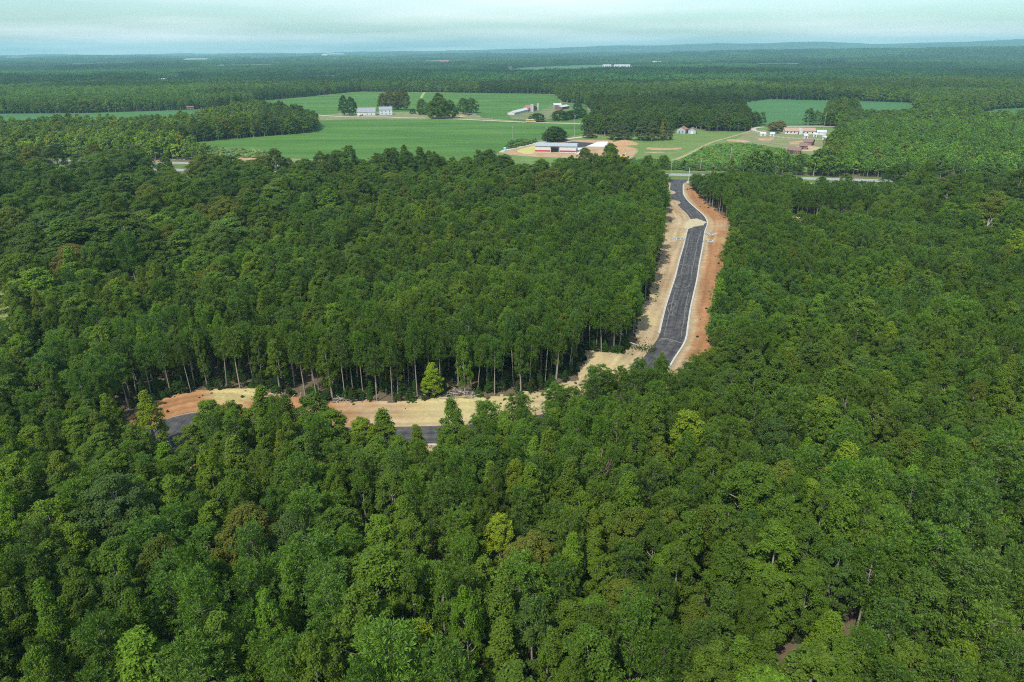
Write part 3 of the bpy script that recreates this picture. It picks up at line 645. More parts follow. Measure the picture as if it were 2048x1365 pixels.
# ---- stand survey: what grows where (sight line, pine share, oak share, spacing, height)
CTRL = np.array([(100, 400, .03, .85, 10.5, 17.5), (420, 470, .03, .75, 10, 16.5), (700, 370, .03, .88, 8.4, 14.5), (1100, 350, .1, .7, 7.2, 14), (1270, 385, .2, .6, 6.0, 15), (60, 500, .05, .8, 10.5, 17), (250, 560, .05, .8, 10.5, 17),
    (300, 640, .2, .05, 4.2, 12), (600, 560, .3, .1, 4.2, 12), (800, 450, .25, .25, 4.8, 13), (900, 560, .55, .03, 4.0, 13), (1200, 480, .85, .02, 3.7, 13), (1200, 600, .9, 0, 3.6, 14), (600, 760, .5, 0, 3.7, 14), (900, 760, .65, 0, 3.6, 14.5), (1100, 730, .85, 0, 3.5, 15),
    (150, 750, .15, .05, 4.4, 13), (330, 760, .3, 0, 3.8, 13), (1600, 600, .82, .03, 3.9, 13), (1500, 420, .85, .02, 3.8, 13), (1700, 415, .97, 0, 3.7, 14), (1950, 700, .75, .05, 4.1, 13.5), (1960, 430, .04, .9, 10.5, 18), (1850, 395, .1, .6, 6.2, 17), (1800, 520, .85, 0, 4, 13),
    (1600, 720, .45, .05, 4.5, 13), (100, 1000, .06, .15, 5.2, 13.5), (350, 1060, .15, .3, 5.6, 14), (520, 1150, .25, .3, 5.6, 14), (900, 980, .6, .1, 4.7, 14.5), (1200, 950, .6, .08, 4.5, 14), (1250, 800, .85, 0, 4.0, 13.5), (1600, 900, .2, .15, 5.4, 14), (1750, 1000, .25, .15, 5.4, 14),
    (1850, 1150, .9, .02, 5.6, 16.5), (1300, 1250, .1, .15, 5.6, 14), (700, 1330, .55, .1, 5.4, 15), (1000, 1330, .2, .15, 5.4, 14), (1960, 900, .5, .1, 5.0, 14.5), (300, 920, .1, .05, 4.8, 12), (700, 950, .3, .1, 4.8, 12.5)], float)
def stand(u, v):
    sv = 1.6
    d2 = (u[:, None] - CTRL[:, 0]) ** 2 + ((v[:, None] - CTRL[:, 1]) * sv) ** 2
    wgt = 1 / (d2 + 900) ** 2; wgt /= wgt.sum(1, keepdims=True); return wgt @ CTRL[:, 2:]

trees = []      # dicts: x, y, kind, h, r, colour name, tint, proto, rot
EX = []         # explicit trees first (u, v base sight line, kind, height, crown radius, colour)
EXPL = [(760, 374, 'oak', 17.5, 6, 'dark green', 'spread'), (815, 370, 'oak', 19, 6.5, 'dark green', 'spread'), (872, 372, 'oak', 18, 6, 'dark green', 'spread'), (935, 374, 'oak', 16, 6, 'mid green', 'spread'), (700, 376, 'oak', 15, 5.5, 'dark green', 'spread'), (1000, 376, 'oak', 15.5, 5.6, 'dark green', 'spread'), (1150, 378, 'oak', 15.5, 5.6, 'dark green', 'spread'), (490, 918, 'broadleaf', 12.5, 3.0, 'mid green', 'round'), (580, 915, 'broadleaf', 13, 3.4, 'dark green', 'round'), (670, 925, 'broadleaf', 11.5, 3.0, 'mid green', 'column'), (840, 942, 'broadleaf', 9.5, 2.6, 'mid green', 'pyramid'), (730, 938, 'broadleaf', 10.5, 2.8, 'yellow-green', 'round'), (398, 952, 'broadleaf', 10.5, 2.8, 'mid green', 'round'), (290, 945, 'broadleaf', 10.5, 2.8, 'mid green', 'round'), (335, 356, 'oak', 13, 4.6, 'mid green', 'spread'), (228, 352, 'oak', 16, 7.5, 'dark green', 'spread'), (120, 345, 'oak', 17, 7, 'dark green', 'spread'), (60, 350, 'oak', 18, 7.5, 'mid green', 'spread'), (1690, 380, 'oak', 9, 3.5, 'mid green', 'spread'), (1640, 384, 'oak', 8.5, 3.2, 'dark green', 'spread'), (1785, 385, 'oak', 15, 6, 'dark green', 'spread'), (315, 905, 'broadleaf', 13.5, 3.4, 'yellow-green', 'pyramid'), (540, 915, 'broadleaf', 15, 3.8, 'mid green', 'pyramid'), (525, 925, 'broadleaf', 12, 3.0, 'mid green', 'round'), (640, 915, 'broadleaf', 13.5, 3.8, 'dark green', 'round'), (620, 935, 'broadleaf', 11.5, 3.0, 'mid green', 'round'), (775, 935, 'broadleaf', 12, 3.4, 'mid green', 'pyramid'), (910, 925, 'broadleaf', 14, 3.4, 'mid green', 'pyramid'),
        (440, 915, 'broadleaf', 12.5, 3.0, 'mid green', 'column'), (1190, 838, 'pine', 12.5, 2.8, 'deep green', 'pine'), (1110, 862, 'pine', 10.5, 2.7, 'fresh green', 'pine'), (1040, 888, 'pine', 11, 2.7, 'deep green', 'pine'), (980, 905, 'pine', 11.2, 2.8, 'fresh green', 'pine'),
        (268, 1130, 'oak', 16, 5.4, 'blue-green', 'spread'), (520, 1190, 'oak', 15.5, 5.2, 'olive green', 'spread'), (600, 1200, 'oak', 15, 4.0, 'blue-green', 'spread'), (975, 1040, 'oak', 16, 4.8, 'dark green', 'spread'), (1000, 1180, 'broadleaf', 14, 2.2, 'golden yellow-green', 'column'),
        (855, 1400, 'broadleaf', 13.5, 2.3, 'golden yellow-green', 'column'), (1660, 1050, 'broadleaf', 16, 4.0, 'yellow-green', 'pyramid'), (1570, 930, 'broadleaf', 15, 3.2, 'yellow-green', 'pyramid'), (1800, 1090, 'broadleaf', 14, 3.2, 'bright green', 'pyramid'),
        (1480, 1100, 'oak', 16.5, 5.2, 'mid green', 'spread'), (1520, 990, 'oak', 15, 3.8, 'blue-green', 'spread'), (868, 802, 'broadleaf', 9.5, 2.0, 'golden yellow-green', 'column'), (165, 590, 'oak', 16.5, 6.8, 'brownish', 'spread'),
        (1218, 366, 'oak', 22, 6.6, 'mid green', 'spread'), (1275, 408, 'oak', 16, 5.5, 'dark green', 'spread'), (1060, 1240, 'oak', 14.5, 4.0, 'olive green', 'spread'), (1590, 1010, 'broadleaf', 13, 2.6, 'bright green', 'pyramid'), (760, 1290, 'broadleaf', 15.5, 4.4, 'mid green', 'round')]
R_ = np.random.default_rng(11)
def add_tree(x, y, kind, h, r, cn, shape=None, forced=False):
    names, pal = PAL[kind]; c = (np.array(pal[cn]) * (.85 if forced else .54) + MGC * (.15 if forced else .46)) * TB * R_.uniform(.9, 1.1) * R_.normal(1, .03, 3)
    cand = [i for i in NEAR[kind] if (PROTO[i][1] == shape if shape else PROTO[i][1] != 'pine_edge')]
    trees.append(dict(x=x, y=y, kind=kind, h=h, r=r, cn=cn, tint=c, proto=int(R_.choice(cand)), rot=R_.uniform(0, 6.28), tilt=R_.normal(0, .03, 2), forced=forced))
hashg = {}
CELL = 8.0
def near_ok(x, y, r):
    i, j = int(x // CELL), int(y // CELL)
    for a in (i - 1, i, i + 1):
        for b in (j - 1, j, j + 1):
            for q in hashg.get((a, b), ()):
                if (x - q[0]) ** 2 + (y - q[1]) ** 2 < (.5 * (r + q[2])) ** 2: return False
    return True
def reg(x, y, r): hashg.setdefault((int(x // CELL), int(y // CELL)), []).append((x, y, r))
for (u, v, kd, h, r, cn, sh) in EXPL:
    p = at(u, v); add_tree(p.x, p.y, kd, h, r, cn, sh, True); reg(p.x, p.y, r * 1.5)
YMAX = 455
M_ = 130000
cy_ = np.sqrt(R_.uniform(34 ** 2, YMAX ** 2, M_)); cx_ = R_.uniform(-1, 1, M_) * (cy_ * .80 + 45)
u_, v_, _ = proj(np.stack([cx_, cy_, np.zeros(M_)], 1))
ST = stand(np.clip(u_, -200, 2250), np.clip(v_, 300, 1500))
bad = np.zeros(M_, bool)
for pl in CLEARS: bad |= inpoly(cx_, cy_, pl)
dcl, _ = polydist(cx_, cy_, CLEARING, True)
hw_near = offset_line(near_hw, 9); hyy = np.interp(cx_, [p.x for p in hw_near], [p.y for p in hw_near]); bad |= cy_ > hyy
bad |= dcl < .7
# far tree line: trunks of the stand must be seen along the clearing
edge_n = (dcl < 9) & (cy_ > 128) & (u_ < 1345)
ppine, poak, spc, hgt = ST.T
spc = spc * np.interp(v_, [560, 900], [.96, .70]); poak = poak * np.interp(v_, [800, 950], [1.0, .6])
dH_, _ = polydist(cx_, cy_, near_hw); hgt = np.where(u_ > 1385, np.minimum(hgt, np.where(u_ < 1610, 6.5, 8.5) + np.clip(dH_ - 9, 0, 99) * .11), hgt)
order = np.nonzero(~bad)[0]
bigs = set(R_.choice(order, 1100, replace=False).tolist())          # old dominant trees standing among the younger ones
bigxy = []
order = [i for i in order if i in bigs] + [i for i in order if i not in bigs]
for i in order:
    big = i in bigs
    if big:
        if len(bigxy) and min((cx_[i] - a) ** 2 + (cy_[i] - b) ** 2 for a, b in bigxy[-400:]) < (13 if v_[i] < 560 else 17) ** 2 or dcl[i] < 9 or ppine[i] > .8: continue
        if hashg and not near_ok(cx_[i], cy_[i], 7): continue
        bigxy.append((cx_[i], cy_[i]))
    s = spc[i] * R_.uniform(.8, 1.2) * (1.45 if big else 1)
    x, y = cx_[i], cy_[i]
    q = R_.uniform(); kd = 'pine' if q < ppine[i] else ('oak' if q < ppine[i] + poak[i] else 'broadleaf')
    if edge_n[i] and q < .82: kd = 'pine'
    s = s * (1.12 if kd == 'oak' else 1)
    if not big and not near_ok(x, y, s): continue
    reg(x, y, s)
    nzh = fbm(x, y, 1 / 24, 3, 6.0)
    if nzh < -.55 and not edge_n[i] and R_.uniform() < .5: continue
    h = hgt[i] * (1 + (.30 * nzh if not edge_n[i] else 0)) * R_.normal(1, .15 if kd == 'oak' else .10) * (1.12 if big else 1); r = s * (R_.uniform(.54, .72) if kd == 'pine' else (R_.uniform(.54, .68) if kd == 'oak' else R_.uniform(.60, .80)))
    if kd == 'pine': r = min(r * 1.0, 3.6)
    if kd == 'oak' and v_[i] > 700: r = min(r, 4.6)
    if 1560 < u_[i] < 1830 and v_[i] < 440: h = min(h, 13.0)
    if y < 128 and dcl[i] < 16 and not 430 < u_[i] < 690: h = min(h, 11.2)
    if y < 140 and u_[i] < 1350 and v_[i] > 800 and dcl[i] < 9 and not 430 < u_[i] < 690: h = min(h, 10.2)
    if kd == 'oak': r = min(r, 7.2); h = max(h, min(2.4 * r, 18)) if dH_[i] > 45 else h
    if 330 < u_[i] < 640 and dH_[i] < 45: h = min(h, 8.5 if u_[i] < 490 else 11.5)
    sh = None
    if 1235 < u_[i] < 1460 and 690 < v_[i] < 870 and dcl[i] < 14: h = min(h, 9.0)
    if edge_n[i]: sh = 'pine_edge' if kd == 'pine' else 'column'; h = max(h, 13.0) * R_.uniform(.95, 1.12)
    if kd == 'oak': sh = None; names, pr = ON, OP
    elif kd == 'pine': names, pr = PN, PP
    else: names, pr = BN, BP
    if kd == 'broadleaf':
        pr = pr.copy()
        if u_[i] > 1350 and v_[i] > 620: pr[3] += .05; pr[1] += .05
        if edge_n[i]: h = min(h * 1.05, 16); r *= .85
        pr /= pr.sum()
    add_tree(x, y, kd, h, r, names[R_.choice(len(names), p=pr)], sh)
    trees[-1]['tint'] = trees[-1]['tint'] * (1 + .22 * fbm(x, y, 1 / 40, 2, 13.0)) * (1 + .10 * np.array((1, 0, -1)) * fbm(x, y, 1 / 55, 2, 21.0))

# ---- the trees that show largest become individuals, the rest of the stand one mass
TX = np.array([t['x'] for t in trees]); TY = np.array([t['y'] for t in trees]); TH = np.array([t['h'] for t in trees]); TR = np.array([t['r'] for t in trees])
uu, vv, zz = proj(np.stack([TX, TY, TH * .85], 1))
inview = (uu > -25) & (uu < 2073) & (vv > 60) & (vv < 1395)
score = TR * np.sqrt(TH) / zz * inview + np.array([10. if t['forced'] else 0 for t in trees])
# stand order: a tree right behind taller neighbours shows less of itself
chosen = np.zeros(len(trees), bool)
for kd in ('pine', 'oak', 'broadleaf'):
    ids = np.array([i for i, t in enumerate(trees) if t['kind'] == kd]); o_ = ids[np.argsort(-score[ids])][:285]; chosen[o_[score[o_] > 0]] = True
TM = {}
for i, p in enumerate(PROTO):
    mt, ml = (BARK_P, NEEDLE) if p[0] == 'pine' else (BARK_B, LEAF)
    TM[i] = (mesh('trunk', p[4][0], p[4][1], mt, True), mesh('crown', p[5][0].tolist(), p[5][1].tolist(), ml))
dC, _ = polydist(TX, TY, CLEARING, True); dRd, sR = polydist(TX, TY, road); sR = -sR; dCul = np.hypot(TX - CUL.x, TY - CUL.y)
BRUSH = at(905, 800); dBr = np.hypot(TX - BRUSH.x, TY - BRUSH.y)
dHw, _ = polydist(TX, TY, near_hw); DEADT = at(1190, 1040); dDead = np.hypot(TX - DEADT.x, TY - DEADT.y)
NM = {'pine': 'pine', 'oak': 'oak', 'broadleaf': 'broadleaf tree'}
SHW = {'round': 'round-crowned', 'pyramid': 'pointed', 'column': 'slender', 'spread': 'spreading', 'pine': 'tufted', 'pine_edge': 'bare-stemmed'}
def desc(i):
    t = trees[i]; sh = SHW[PROTO[t['proto']][1]]
    big = {'pine': (2.2, 2.9), 'oak': (4.0, 5.0), 'broadleaf': (2.6, 3.5)}[t['kind']]
    sz = 'broad ' if t['r'] > big[1] else ('narrow ' if t['r'] < big[0] else '')
    tl = {'pine': (13.2, 15.5), 'oak': (13.5, 16.5), 'broadleaf': (11.5, 14.2)}[t['kind']]
    sz = ('tall ' if t['h'] > tl[1] else ('short ' if t['h'] < tl[0] else '')) + sz
    return sz + t['cn'] + ' ' + (sh + ' ' if t['kind'] == 'broadleaf' or sh == 'bare-stemmed' else '') + NM[t['kind']]
def place(i):
    y = TY[i]
    if dCul[i] < 24: return 'by the asphalt turning circle'
    if dBr[i] < 12: return 'behind the grey brush pile'
    if dDead[i] < 8: return 'around the brown dead tree'
    if dC[i] < 6 and y < 150: return 'fringing the sandy strip' if y > 128 else 'screening the sandy strip'
    if dC[i] < 7: return 'along the red clay verge' if sR[i] > 0 else "along the road's sand verge"
    if dHw[i] < 40: return 'beside the divided highway'
    if y < 128: return 'in the mixed wood'
    if sR[i] > 0: return 'in the pine wood'
    return 'behind the sandy strip'
ch = np.nonzero(chosen)[0]
LAB = {}; LAB2 = {}
for i in ch:
    d2 = (TX[ch] - TX[i]) ** 2 + (TY[ch] - TY[i]) ** 2; q = ch[np.argsort(d2)[1:3]]
    nb = [trees[j]['cn'] + ' ' + trees[j]['kind'] for j in q]
    LAB[i] = desc(i) + ' ' + place(i) + ', beside ' + nb[0]
    LAB2[i] = desc(i) + ' ' + place(i).replace(' the ', ' ') + ', between ' + nb[0] + ' and ' + nb[1]
cnt_ = {}
for v in LAB.values(): cnt_[v] = cnt_.get(v, 0) + 1
for i in ch:
    if cnt_[LAB[i]] > 1 and len(LAB2[i].split()) <= 16: LAB[i] = LAB2[i]
for i in ch:
    t = trees[i]; p = PROTO[t['proto']]; lab = LAB[i]
    nmw = {'pine': 'pine_tree', 'oak': 'oak_tree', 'broadleaf': 'broadleaf_tree'}[t['kind']]
    e = thing(nmw, (t['x'], t['y'], 0), lab, {'pine': 'pine tree', 'oak': 'oak tree', 'broadleaf': 'broadleaf tree'}[t['kind']], {'pine': 'pines of the forest', 'oak': 'oaks of the forest', 'broadleaf': 'broadleaf trees of the forest'}[t['kind']])
    e.rotation_euler = (t['tilt'][0], t['tilt'][1], t['rot'])
    e.scale = (t['r'] / p[3], t['r'] / p[3], t['h'] / p[2]); e.empty_display_size = .5
    for me, nm in zip(TM[t['proto']], ('trunk', 'crown')):
        c = ob(nm, me, e); c['tint'] = [float(q) for q in t['tint']]
rest = np.nonzero(~chosen)[0]
def arrs(ids):
    P = np.stack([TX[ids], TY[ids], np.zeros(len(ids))], 1); pr = np.array([trees[i]['proto'] for i in ids])
    rot = np.array([(trees[i]['tilt'][0], trees[i]['tilt'][1], trees[i]['rot']) for i in ids])
    scl = np.array([(trees[i]['r'] / PROTO[trees[i]['proto']][3],) * 2 + (trees[i]['h'] / PROTO[trees[i]['proto']][2],) for i in ids]); tn = np.array([trees[i]['tint'] for i in ids])
    return P, pr, rot, scl, tn
scatter('forest', CNEAR, *arrs(rest), 'dense mixed pine and hardwood forest around the new road', 'forest')
print('TREES', len(trees), 'individual', int(chosen.sum()))

# ---- middle-distance woods (beyond the highway)
def stand_tone(x, y, size, seed=0.0):
    """age and species differ from one forest stand to the next"""
    wx = x + size * .35 * np.sin(y / size * 1.7 + seed); wy = y + size * .35 * np.sin(x / size * 1.3 + 2 * seed); a = .5 + .25 * np.sin(x / size * .31)
    h = np.sin(np.floor((wx * np.cos(.5) + wy * np.sin(.5)) / size) * 127.1 + np.floor((wy * np.cos(.5) - wx * np.sin(.5)) / size * .7) * 311.7 + seed) * 43758.5453
    return .62 + .76 * (h - np.floor(h))
def frustum(x, y, mg=1.06): return np.abs(x) < (y * .82 + 20) * mg
def clear_mask(x, y):
    b = np.zeros(x.shape, bool)
    for pl in CLEARS: b |= inpoly(x, y, pl)
    for ln, wd in ((lane1, 7), (lane2, 6), (lane4, 6)):
        b |= polydist(x, y, ln)[0] < wd
    return b
sp = 5.6
X, Y = np.meshgrid(np.arange(-1350, 1350, sp), np.arange(400, 1560, sp)); X = (X + R_.uniform(-.42, .42, X.shape) * sp).ravel(); Y = (Y + R_.uniform(-.42, .42, Y.shape) * sp).ravel()
hwf = offset_line(far_hw, -10); hy2 = np.interp(X, [p.x for p in hwf], [p.y for p in hwf])
k = frustum(X, Y) & (Y > hy2); X, Y = X[k], Y[k]; k = ~clear_mask(X, Y); X, Y = X[k], Y[k]
u2, v2, _ = proj(np.stack([X, Y, 0 * X], 1)); n = len(X)
nzv = np.array([fbm(a, b, .006, 3, 5) for a, b in zip(X, Y)])
pinez = np.clip(.25 + nzv * .9, 0, .8)
pineR = (u2 > 1680) & (v2 > 262); pinez[pineR] = .75; pineL = (u2 < 420) & (v2 < 224) & (v2 > 185); pinez[pineL] = .9
groveW = (u2 < 660) & (v2 > 235); pinez[groveW] = .05; grove2 = (u2 > 1150) & (u2 < 1520) & (v2 > 215) & (v2 < 285); pinez[grove2] = .05
kd = np.where(R_.uniform(size=n) < pinez, 2, np.where(R_.uniform(size=n) < .55, 1, 0))
proto = np.array([R_.choice(MID[('broadleaf', 'oak', 'pine')[a]]) for a in kd])
rad = np.array([3.4, 4.7, 2.9])[kd] * R_.uniform(.85, 1.2, n) * np.where(pineR, .85, 1); hh = np.array([12.5, 15, 13.5])[kd] * R_.normal(1, .12, n) * (.72 + .28 * stand_tone(X, Y, 160, 2.2)) * np.where(pineR, .8, 1) * np.where((u2 > 1690) & (u2 < 1860) & (v2 > 232) & (v2 < 266), .6, 1)
tn = np.empty((n, 3))
for a, (names, pal, pr) in enumerate(((BN, BC, BP), (ON, OC, OP), (PN, PC, PP))):
    mks = kd == a; tn[mks] = np.array([pal[q] for q in names])[R_.choice(len(names), mks.sum(), p=pr / pr.sum())]
tn = (tn * .62 + MGC * .38) * TB * R_.uniform(.85, 1.15, (n, 1)) * stand_tone(X, Y, 160)[:, None]
bright = groveW & (u2 < 520); tn[bright] *= np.array((1.35, 1.25, .95)); tn[pineR] *= np.array((1.05, 1.10, 1.1)); tn[grove2] *= .68
scl = np.stack([rad / np.array([MIDP[q][3] for q in proto]), rad / np.array([MIDP[q][3] for q in proto]), hh / np.array([MIDP[q][2] for q in proto])], 1)
P = np.stack([X, Y, 0 * X], 1); rot = np.stack([0 * X, 0 * X, R_.uniform(0, 6.28, n)], 1)
cls = np.where(groveW, 0, np.where(grove2, 1, np.where((u2 > 1600) & (v2 > 235), 2, 3)))
for q, (nm, lb) in enumerate((('oak_grove', 'oak grove curving along the edge of the front bean field'), ('field_grove', 'dark rounded grove beside lawn and grey sheds'), ('pine_plantation', 'young bright green plantation wood beside the brown sheds'), ('woodland', 'dark mixed woodland surrounding the bean fields'))):
    mks = cls == q; scatter(nm, CMID, P[mks], proto[mks], rot[mks], scl[mks], tn[mks], lb, 'wood')
print('MID', n)
# ---- far woods
def far(name, coll, y0, y1, sp, lab, jit=.2, zs=1.0):
    X, Y = np.meshgrid(np.arange(-y1 * .9, y1 * .9, sp), np.arange(y0, y1, sp)); X = (X + R_.uniform(-jit, jit, X.shape) * sp).ravel(); Y = (Y + R_.uniform(-jit, jit, Y.shape) * sp).ravel()
    k = frustum(X, Y) & (np.hypot(X, Y) < 16300); X, Y = X[k], Y[k]; k = ~clear_mask(X, Y); X, Y = X[k], Y[k]; n = len(X)
    nz_ = np.array([fbm(a, b, 1 / 900, 4, 8) for a, b in zip(X, Y)])
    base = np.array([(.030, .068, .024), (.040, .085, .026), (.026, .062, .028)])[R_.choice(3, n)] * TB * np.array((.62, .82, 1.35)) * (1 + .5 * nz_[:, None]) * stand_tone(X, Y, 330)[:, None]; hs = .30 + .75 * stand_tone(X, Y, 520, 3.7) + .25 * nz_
    P = np.stack([X, Y, elev(X, Y) - 1.0], 1); s = R_.uniform(.9, 1.15, n)
    scatter(name, coll, P, R_.integers(0, 4, n), np.stack([0 * X, 0 * X, R_.integers(0, 4, n) * 1.5708 + R_.uniform(-.2, .2, n)], 1), np.stack([s, s, zs * hs * R_.uniform(.85, 1.15, n)], 1), base, lab, 'forest'); print(name, n)
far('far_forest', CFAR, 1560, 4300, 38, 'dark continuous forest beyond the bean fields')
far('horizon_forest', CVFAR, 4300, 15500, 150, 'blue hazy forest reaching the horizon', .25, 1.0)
# ---- scrub lot by the highway
def scrub(name, poly, sp, h0, h1, cols, lab):
    xs = [p[0] for p in poly]; ys = [p[1] for p in poly]
    X, Y = np.meshgrid(np.arange(min(xs), max(xs), sp), np.arange(min(ys), max(ys), sp)); X = (X + R_.uniform(-.5, .5, X.shape) * sp).ravel(); Y = (Y + R_.uniform(-.5, .5, Y.shape) * sp).ravel()
    k = inpoly(X, Y, poly); X, Y = X[k], Y[k]; n = len(X); h = R_.uniform(h0, h1, n) * R_.uniform(.8, 1.2, n)
    pr = R_.choice(MID['broadleaf'] + MID['oak'][:1], n); r = sp * R_.uniform(.5, .95, n)
    scl = np.stack([r / np.array([MIDP[q][3] for q in pr]), r / np.array([MIDP[q][3] for q in pr]), h / np.array([MIDP[q][2] for q in pr]) * 1.25], 1)
    t = np.array(cols)[R_.choice(len(cols), n)] * R_.uniform(.75, 1.25, (n, 1)) * 2.8
    scatter(name, CMID, np.stack([X, Y, 0 * X - h * .25], 1), pr, np.stack([0 * X, 0 * X, R_.uniform(0, 6.28, n)], 1), scl, t, lab, 'scrub')
SCRUB = G([(150, 425), (300, 345), (440, 322), (560, 328), (740, 360), (770, 395), (870, 395), (885, 440), (780, 455), (500, 452)], Z4)
scrub('scrub', SCRUB, 2.2, .5, 1.9, [(.06, .125, .02), (.085, .145, .025), (.10, .13, .03), (.05, .105, .025)], 'bright green overgrown scrub lot next to the brown sheds')
HEDGE = G([Z3(1370, 735), Z3(1480, 715), Z3(1800, 735), (1400, 335), (1580, 338), (1615, 345), (1480, 344), (1340, 341), (1260, 339)])
scrub('hedgerow_scrub', HEDGE, 2.6, 1.5, 3.5, [(.04, .08, .025), (.055, .10, .025), (.075, .09, .03)], 'low tangled scrub strip along the highway verge')
scrub('lane_scrub', G([Z3(240, 600), Z3(260, 560), Z3(400, 520), Z3(540, 525), Z3(500, 545), Z3(330, 590)]), 2.6, 1.0, 3.5, [(.04, .09, .025), (.06, .11, .025), (.08, .09, .03)], 'low scrub between gravel lane and bean field')
scrub('bank_scrub', G([Z1(520, 720), Z1(860, 715), Z1(1100, 690), Z1(1500, 715), Z1(1640, 740), Z1(1500, 752), Z1(1100, 745), Z1(700, 760)]), 3.2, .5, 3.0, [(.07, .13, .03), (.12, .15, .05), (.09, .11, .04)], 'patchy scrub on the highway bank below the grove')
# undergrowth on the wood floor, thicker along the cut edge
q = R_.choice(len(trees), 5200); UX = TX[q] + R_.normal(0, 2.4, len(q)); UY = TY[q] + R_.normal(0, 2.4, len(q)); k = ~clear_mask(UX, UY) & (UY < 230); UX, UY = UX[k], UY[k]
ne = 260; ee = R_.integers(1, 36, ne); fe = R_.uniform(size=ne); EXx = np.array([CLEARING[i].x + f * (CLEARING[i + 1].x - CLEARING[i].x) for i, f in zip(ee, fe)]) + R_.normal(0, 2.5, ne); EYy = np.array([CLEARING[i].y + f * (CLEARING[i + 1].y - CLEARING[i].y) for i, f in zip(ee, fe)]) + np.abs(R_.normal(3.5, 3, ne))
k = ~clear_mask(EXx, EYy); UX = np.concatenate([UX, EXx[k]]); UY = np.concatenate([UY, EYy[k]]); n = len(UX)
h = R_.uniform(1, 4.2, n); r = R_.uniform(.6, 1.3, n); pr = R_.choice(NEAR['broadleaf'], n)
scatter('undergrowth', CNEAR, np.stack([UX, UY, -h * .2], 1), pr, np.stack([0 * UX, 0 * UX, R_.uniform(0, 6.28, n)], 1), np.stack([r / 3, r / 3, h * 1.2 / 13], 1), np.array([BC['mid green'], BC['olive green'], BC['bright green']])[R_.choice(3, n)], 'leafy saplings and brush under the forest trees', 'undergrowth')

# ================================================================== THINGS
WHITE = mat('white_siding', (.58, .58, .56), .6, (.50, .50, .48), .8); RED = mat('red_band', (.42, .05, .05), .5); ROOFB = mat('blue_grey_metal_roof', (.38, .43, .46), .45, (.44, .49, .52), .6, metal=.2)
ROOFG = mat('grey_shingles', (.22, .23, .26), .85, (.29, .30, .33), 1.2); GLASS = mat('window_glass', (.03, .035, .045), .15, spec=.6); TRIM = mat('white_trim', (.64, .64, .62), .6)
BLUEW = mat('pale_blue_siding', (.50, .55, .60), .7); GREYW = mat('grey_shed_boards', (.40, .43, .46), .85, (.32, .35, .38), 1.0); REDROOF = mat('rusty_red_roof', (.30, .09, .08), .7, (.40, .16, .13), .7)
BROWNW = mat('brown_boards', (.17, .085, .065), .85, (.22, .11, .085), .9); BROWNR = mat('brown_shed_roof', (.19, .115, .095), .8, (.25, .15, .125), .8); TANR = mat('tan_shingles', (.34, .225, .17), .85, (.42, .29, .22), .9)
WROOF = mat('white_metal_roof', (.55, .56, .57), .45, (.46, .47, .48), .3); DOORM = mat('dark_door', (.10, .10, .11), .6); DARKIN = mat('dark_interior', (.05, .055, .06), .8); BRICK = mat('red_brick', (.28, .11, .08), .9, (.34, .15, .11), 2.0)
POLEM = mat('weathered_pole', (.42, .38, .33), .9, (.32, .28, .24), 2, stretch=(1, 1, .2)); STEEL = mat('galvanised_steel', (.55, .56, .57), .5, metal=.4); RUBBER = mat('tyre_rubber', (.02, .02, .02), .9)

def building(name, a, b, depth, wh, rh, label, cat, ridge='x', wall=WHITE, roof=ROOFG, eave=.4, openings=(), z=0.0, group=None, band=None, chimney=False):
    """a, b: sight lines to the two front corners. Local x along the front, y away from it."""
    A = at(*a); B = at(*b); d = B - A; w = d.length; rz = math.atan2(d.y, d.x)
    t = thing(name, (A.x, A.y, z), label, cat, group, rz)
    if ridge == 'x':
        MB().prism([(0, -.3), (depth, -.3), (depth, wh), (depth / 2, wh + rh), (0, wh)], 0, w, 'x').build('wall', wall, t)
        k = rh / (depth / 2); e = eave
        r = MB().prism([(-e, wh - e * k + .03), (depth / 2, wh + rh + .03), (depth + e, wh - e * k + .03), (depth + e, wh - e * k + .22), (depth / 2, wh + rh + .24), (-e, wh - e * k + .22)], -e, w + e, 'x').build('roof', roof, t)
    else:
        MB().prism([(0, -.3), (w, -.3), (w, wh), (w / 2, wh + rh), (0, wh)], 0, depth, 'y').build('wall', wall, t)
        k = rh / (w / 2); e = eave
        r = MB().prism([(-e, wh - e * k + .03), (w / 2, wh + rh + .03), (w + e, wh - e * k + .03), (w + e, wh - e * k + .22), (w / 2, wh + rh + .24), (-e, wh - e * k + .22)], -e, depth + e, 'y').build('roof', roof, t)
    if band:
        MB().box(-.03, w + .03, -.03, depth + .03, band[0], band[1]).build('wall_band', band[2], t)
    if chimney: MB().box(w * .3, w * .3 + .9, depth * .55, depth * .55 + .9, wh, wh + rh + 1.2).build('chimney', BRICK, r)
    for (face, x, z0, ww, hh, ty) in openings:        # x as a fraction of the face
        L_ = w if face == 'f' else depth; x0 = x * L_ - ww / 2; x1 = x0 + ww
        def bx(m_, g, o, nm, par):
            q = MB()
            if face == 'f': q.box(x0 - g, x1 + g, -o, .05, z0 - g * (ty == 'window'), z0 + hh + g)
            elif face == 'r': q.box(w - .05, w + o, x0 - g, x1 + g, z0 - g * (ty == 'window'), z0 + hh + g)
            else: q.box(-o, .05, x0 - g, x1 + g, z0 - g * (ty == 'window'), z0 + hh + g)
            return q.build(nm, m_, par)
        if ty == 'window': wd = bx(TRIM, .10, .05, 'window', t); bx(GLASS, 0, .07, 'pane', wd)
        elif ty == 'bay': bx(DARKIN, 0, .06, 'door_opening', t)
        else: wd = bx(TRIM if ty == 'white_door' else DOORM, 0, .06, 'door', t)
    return t, w
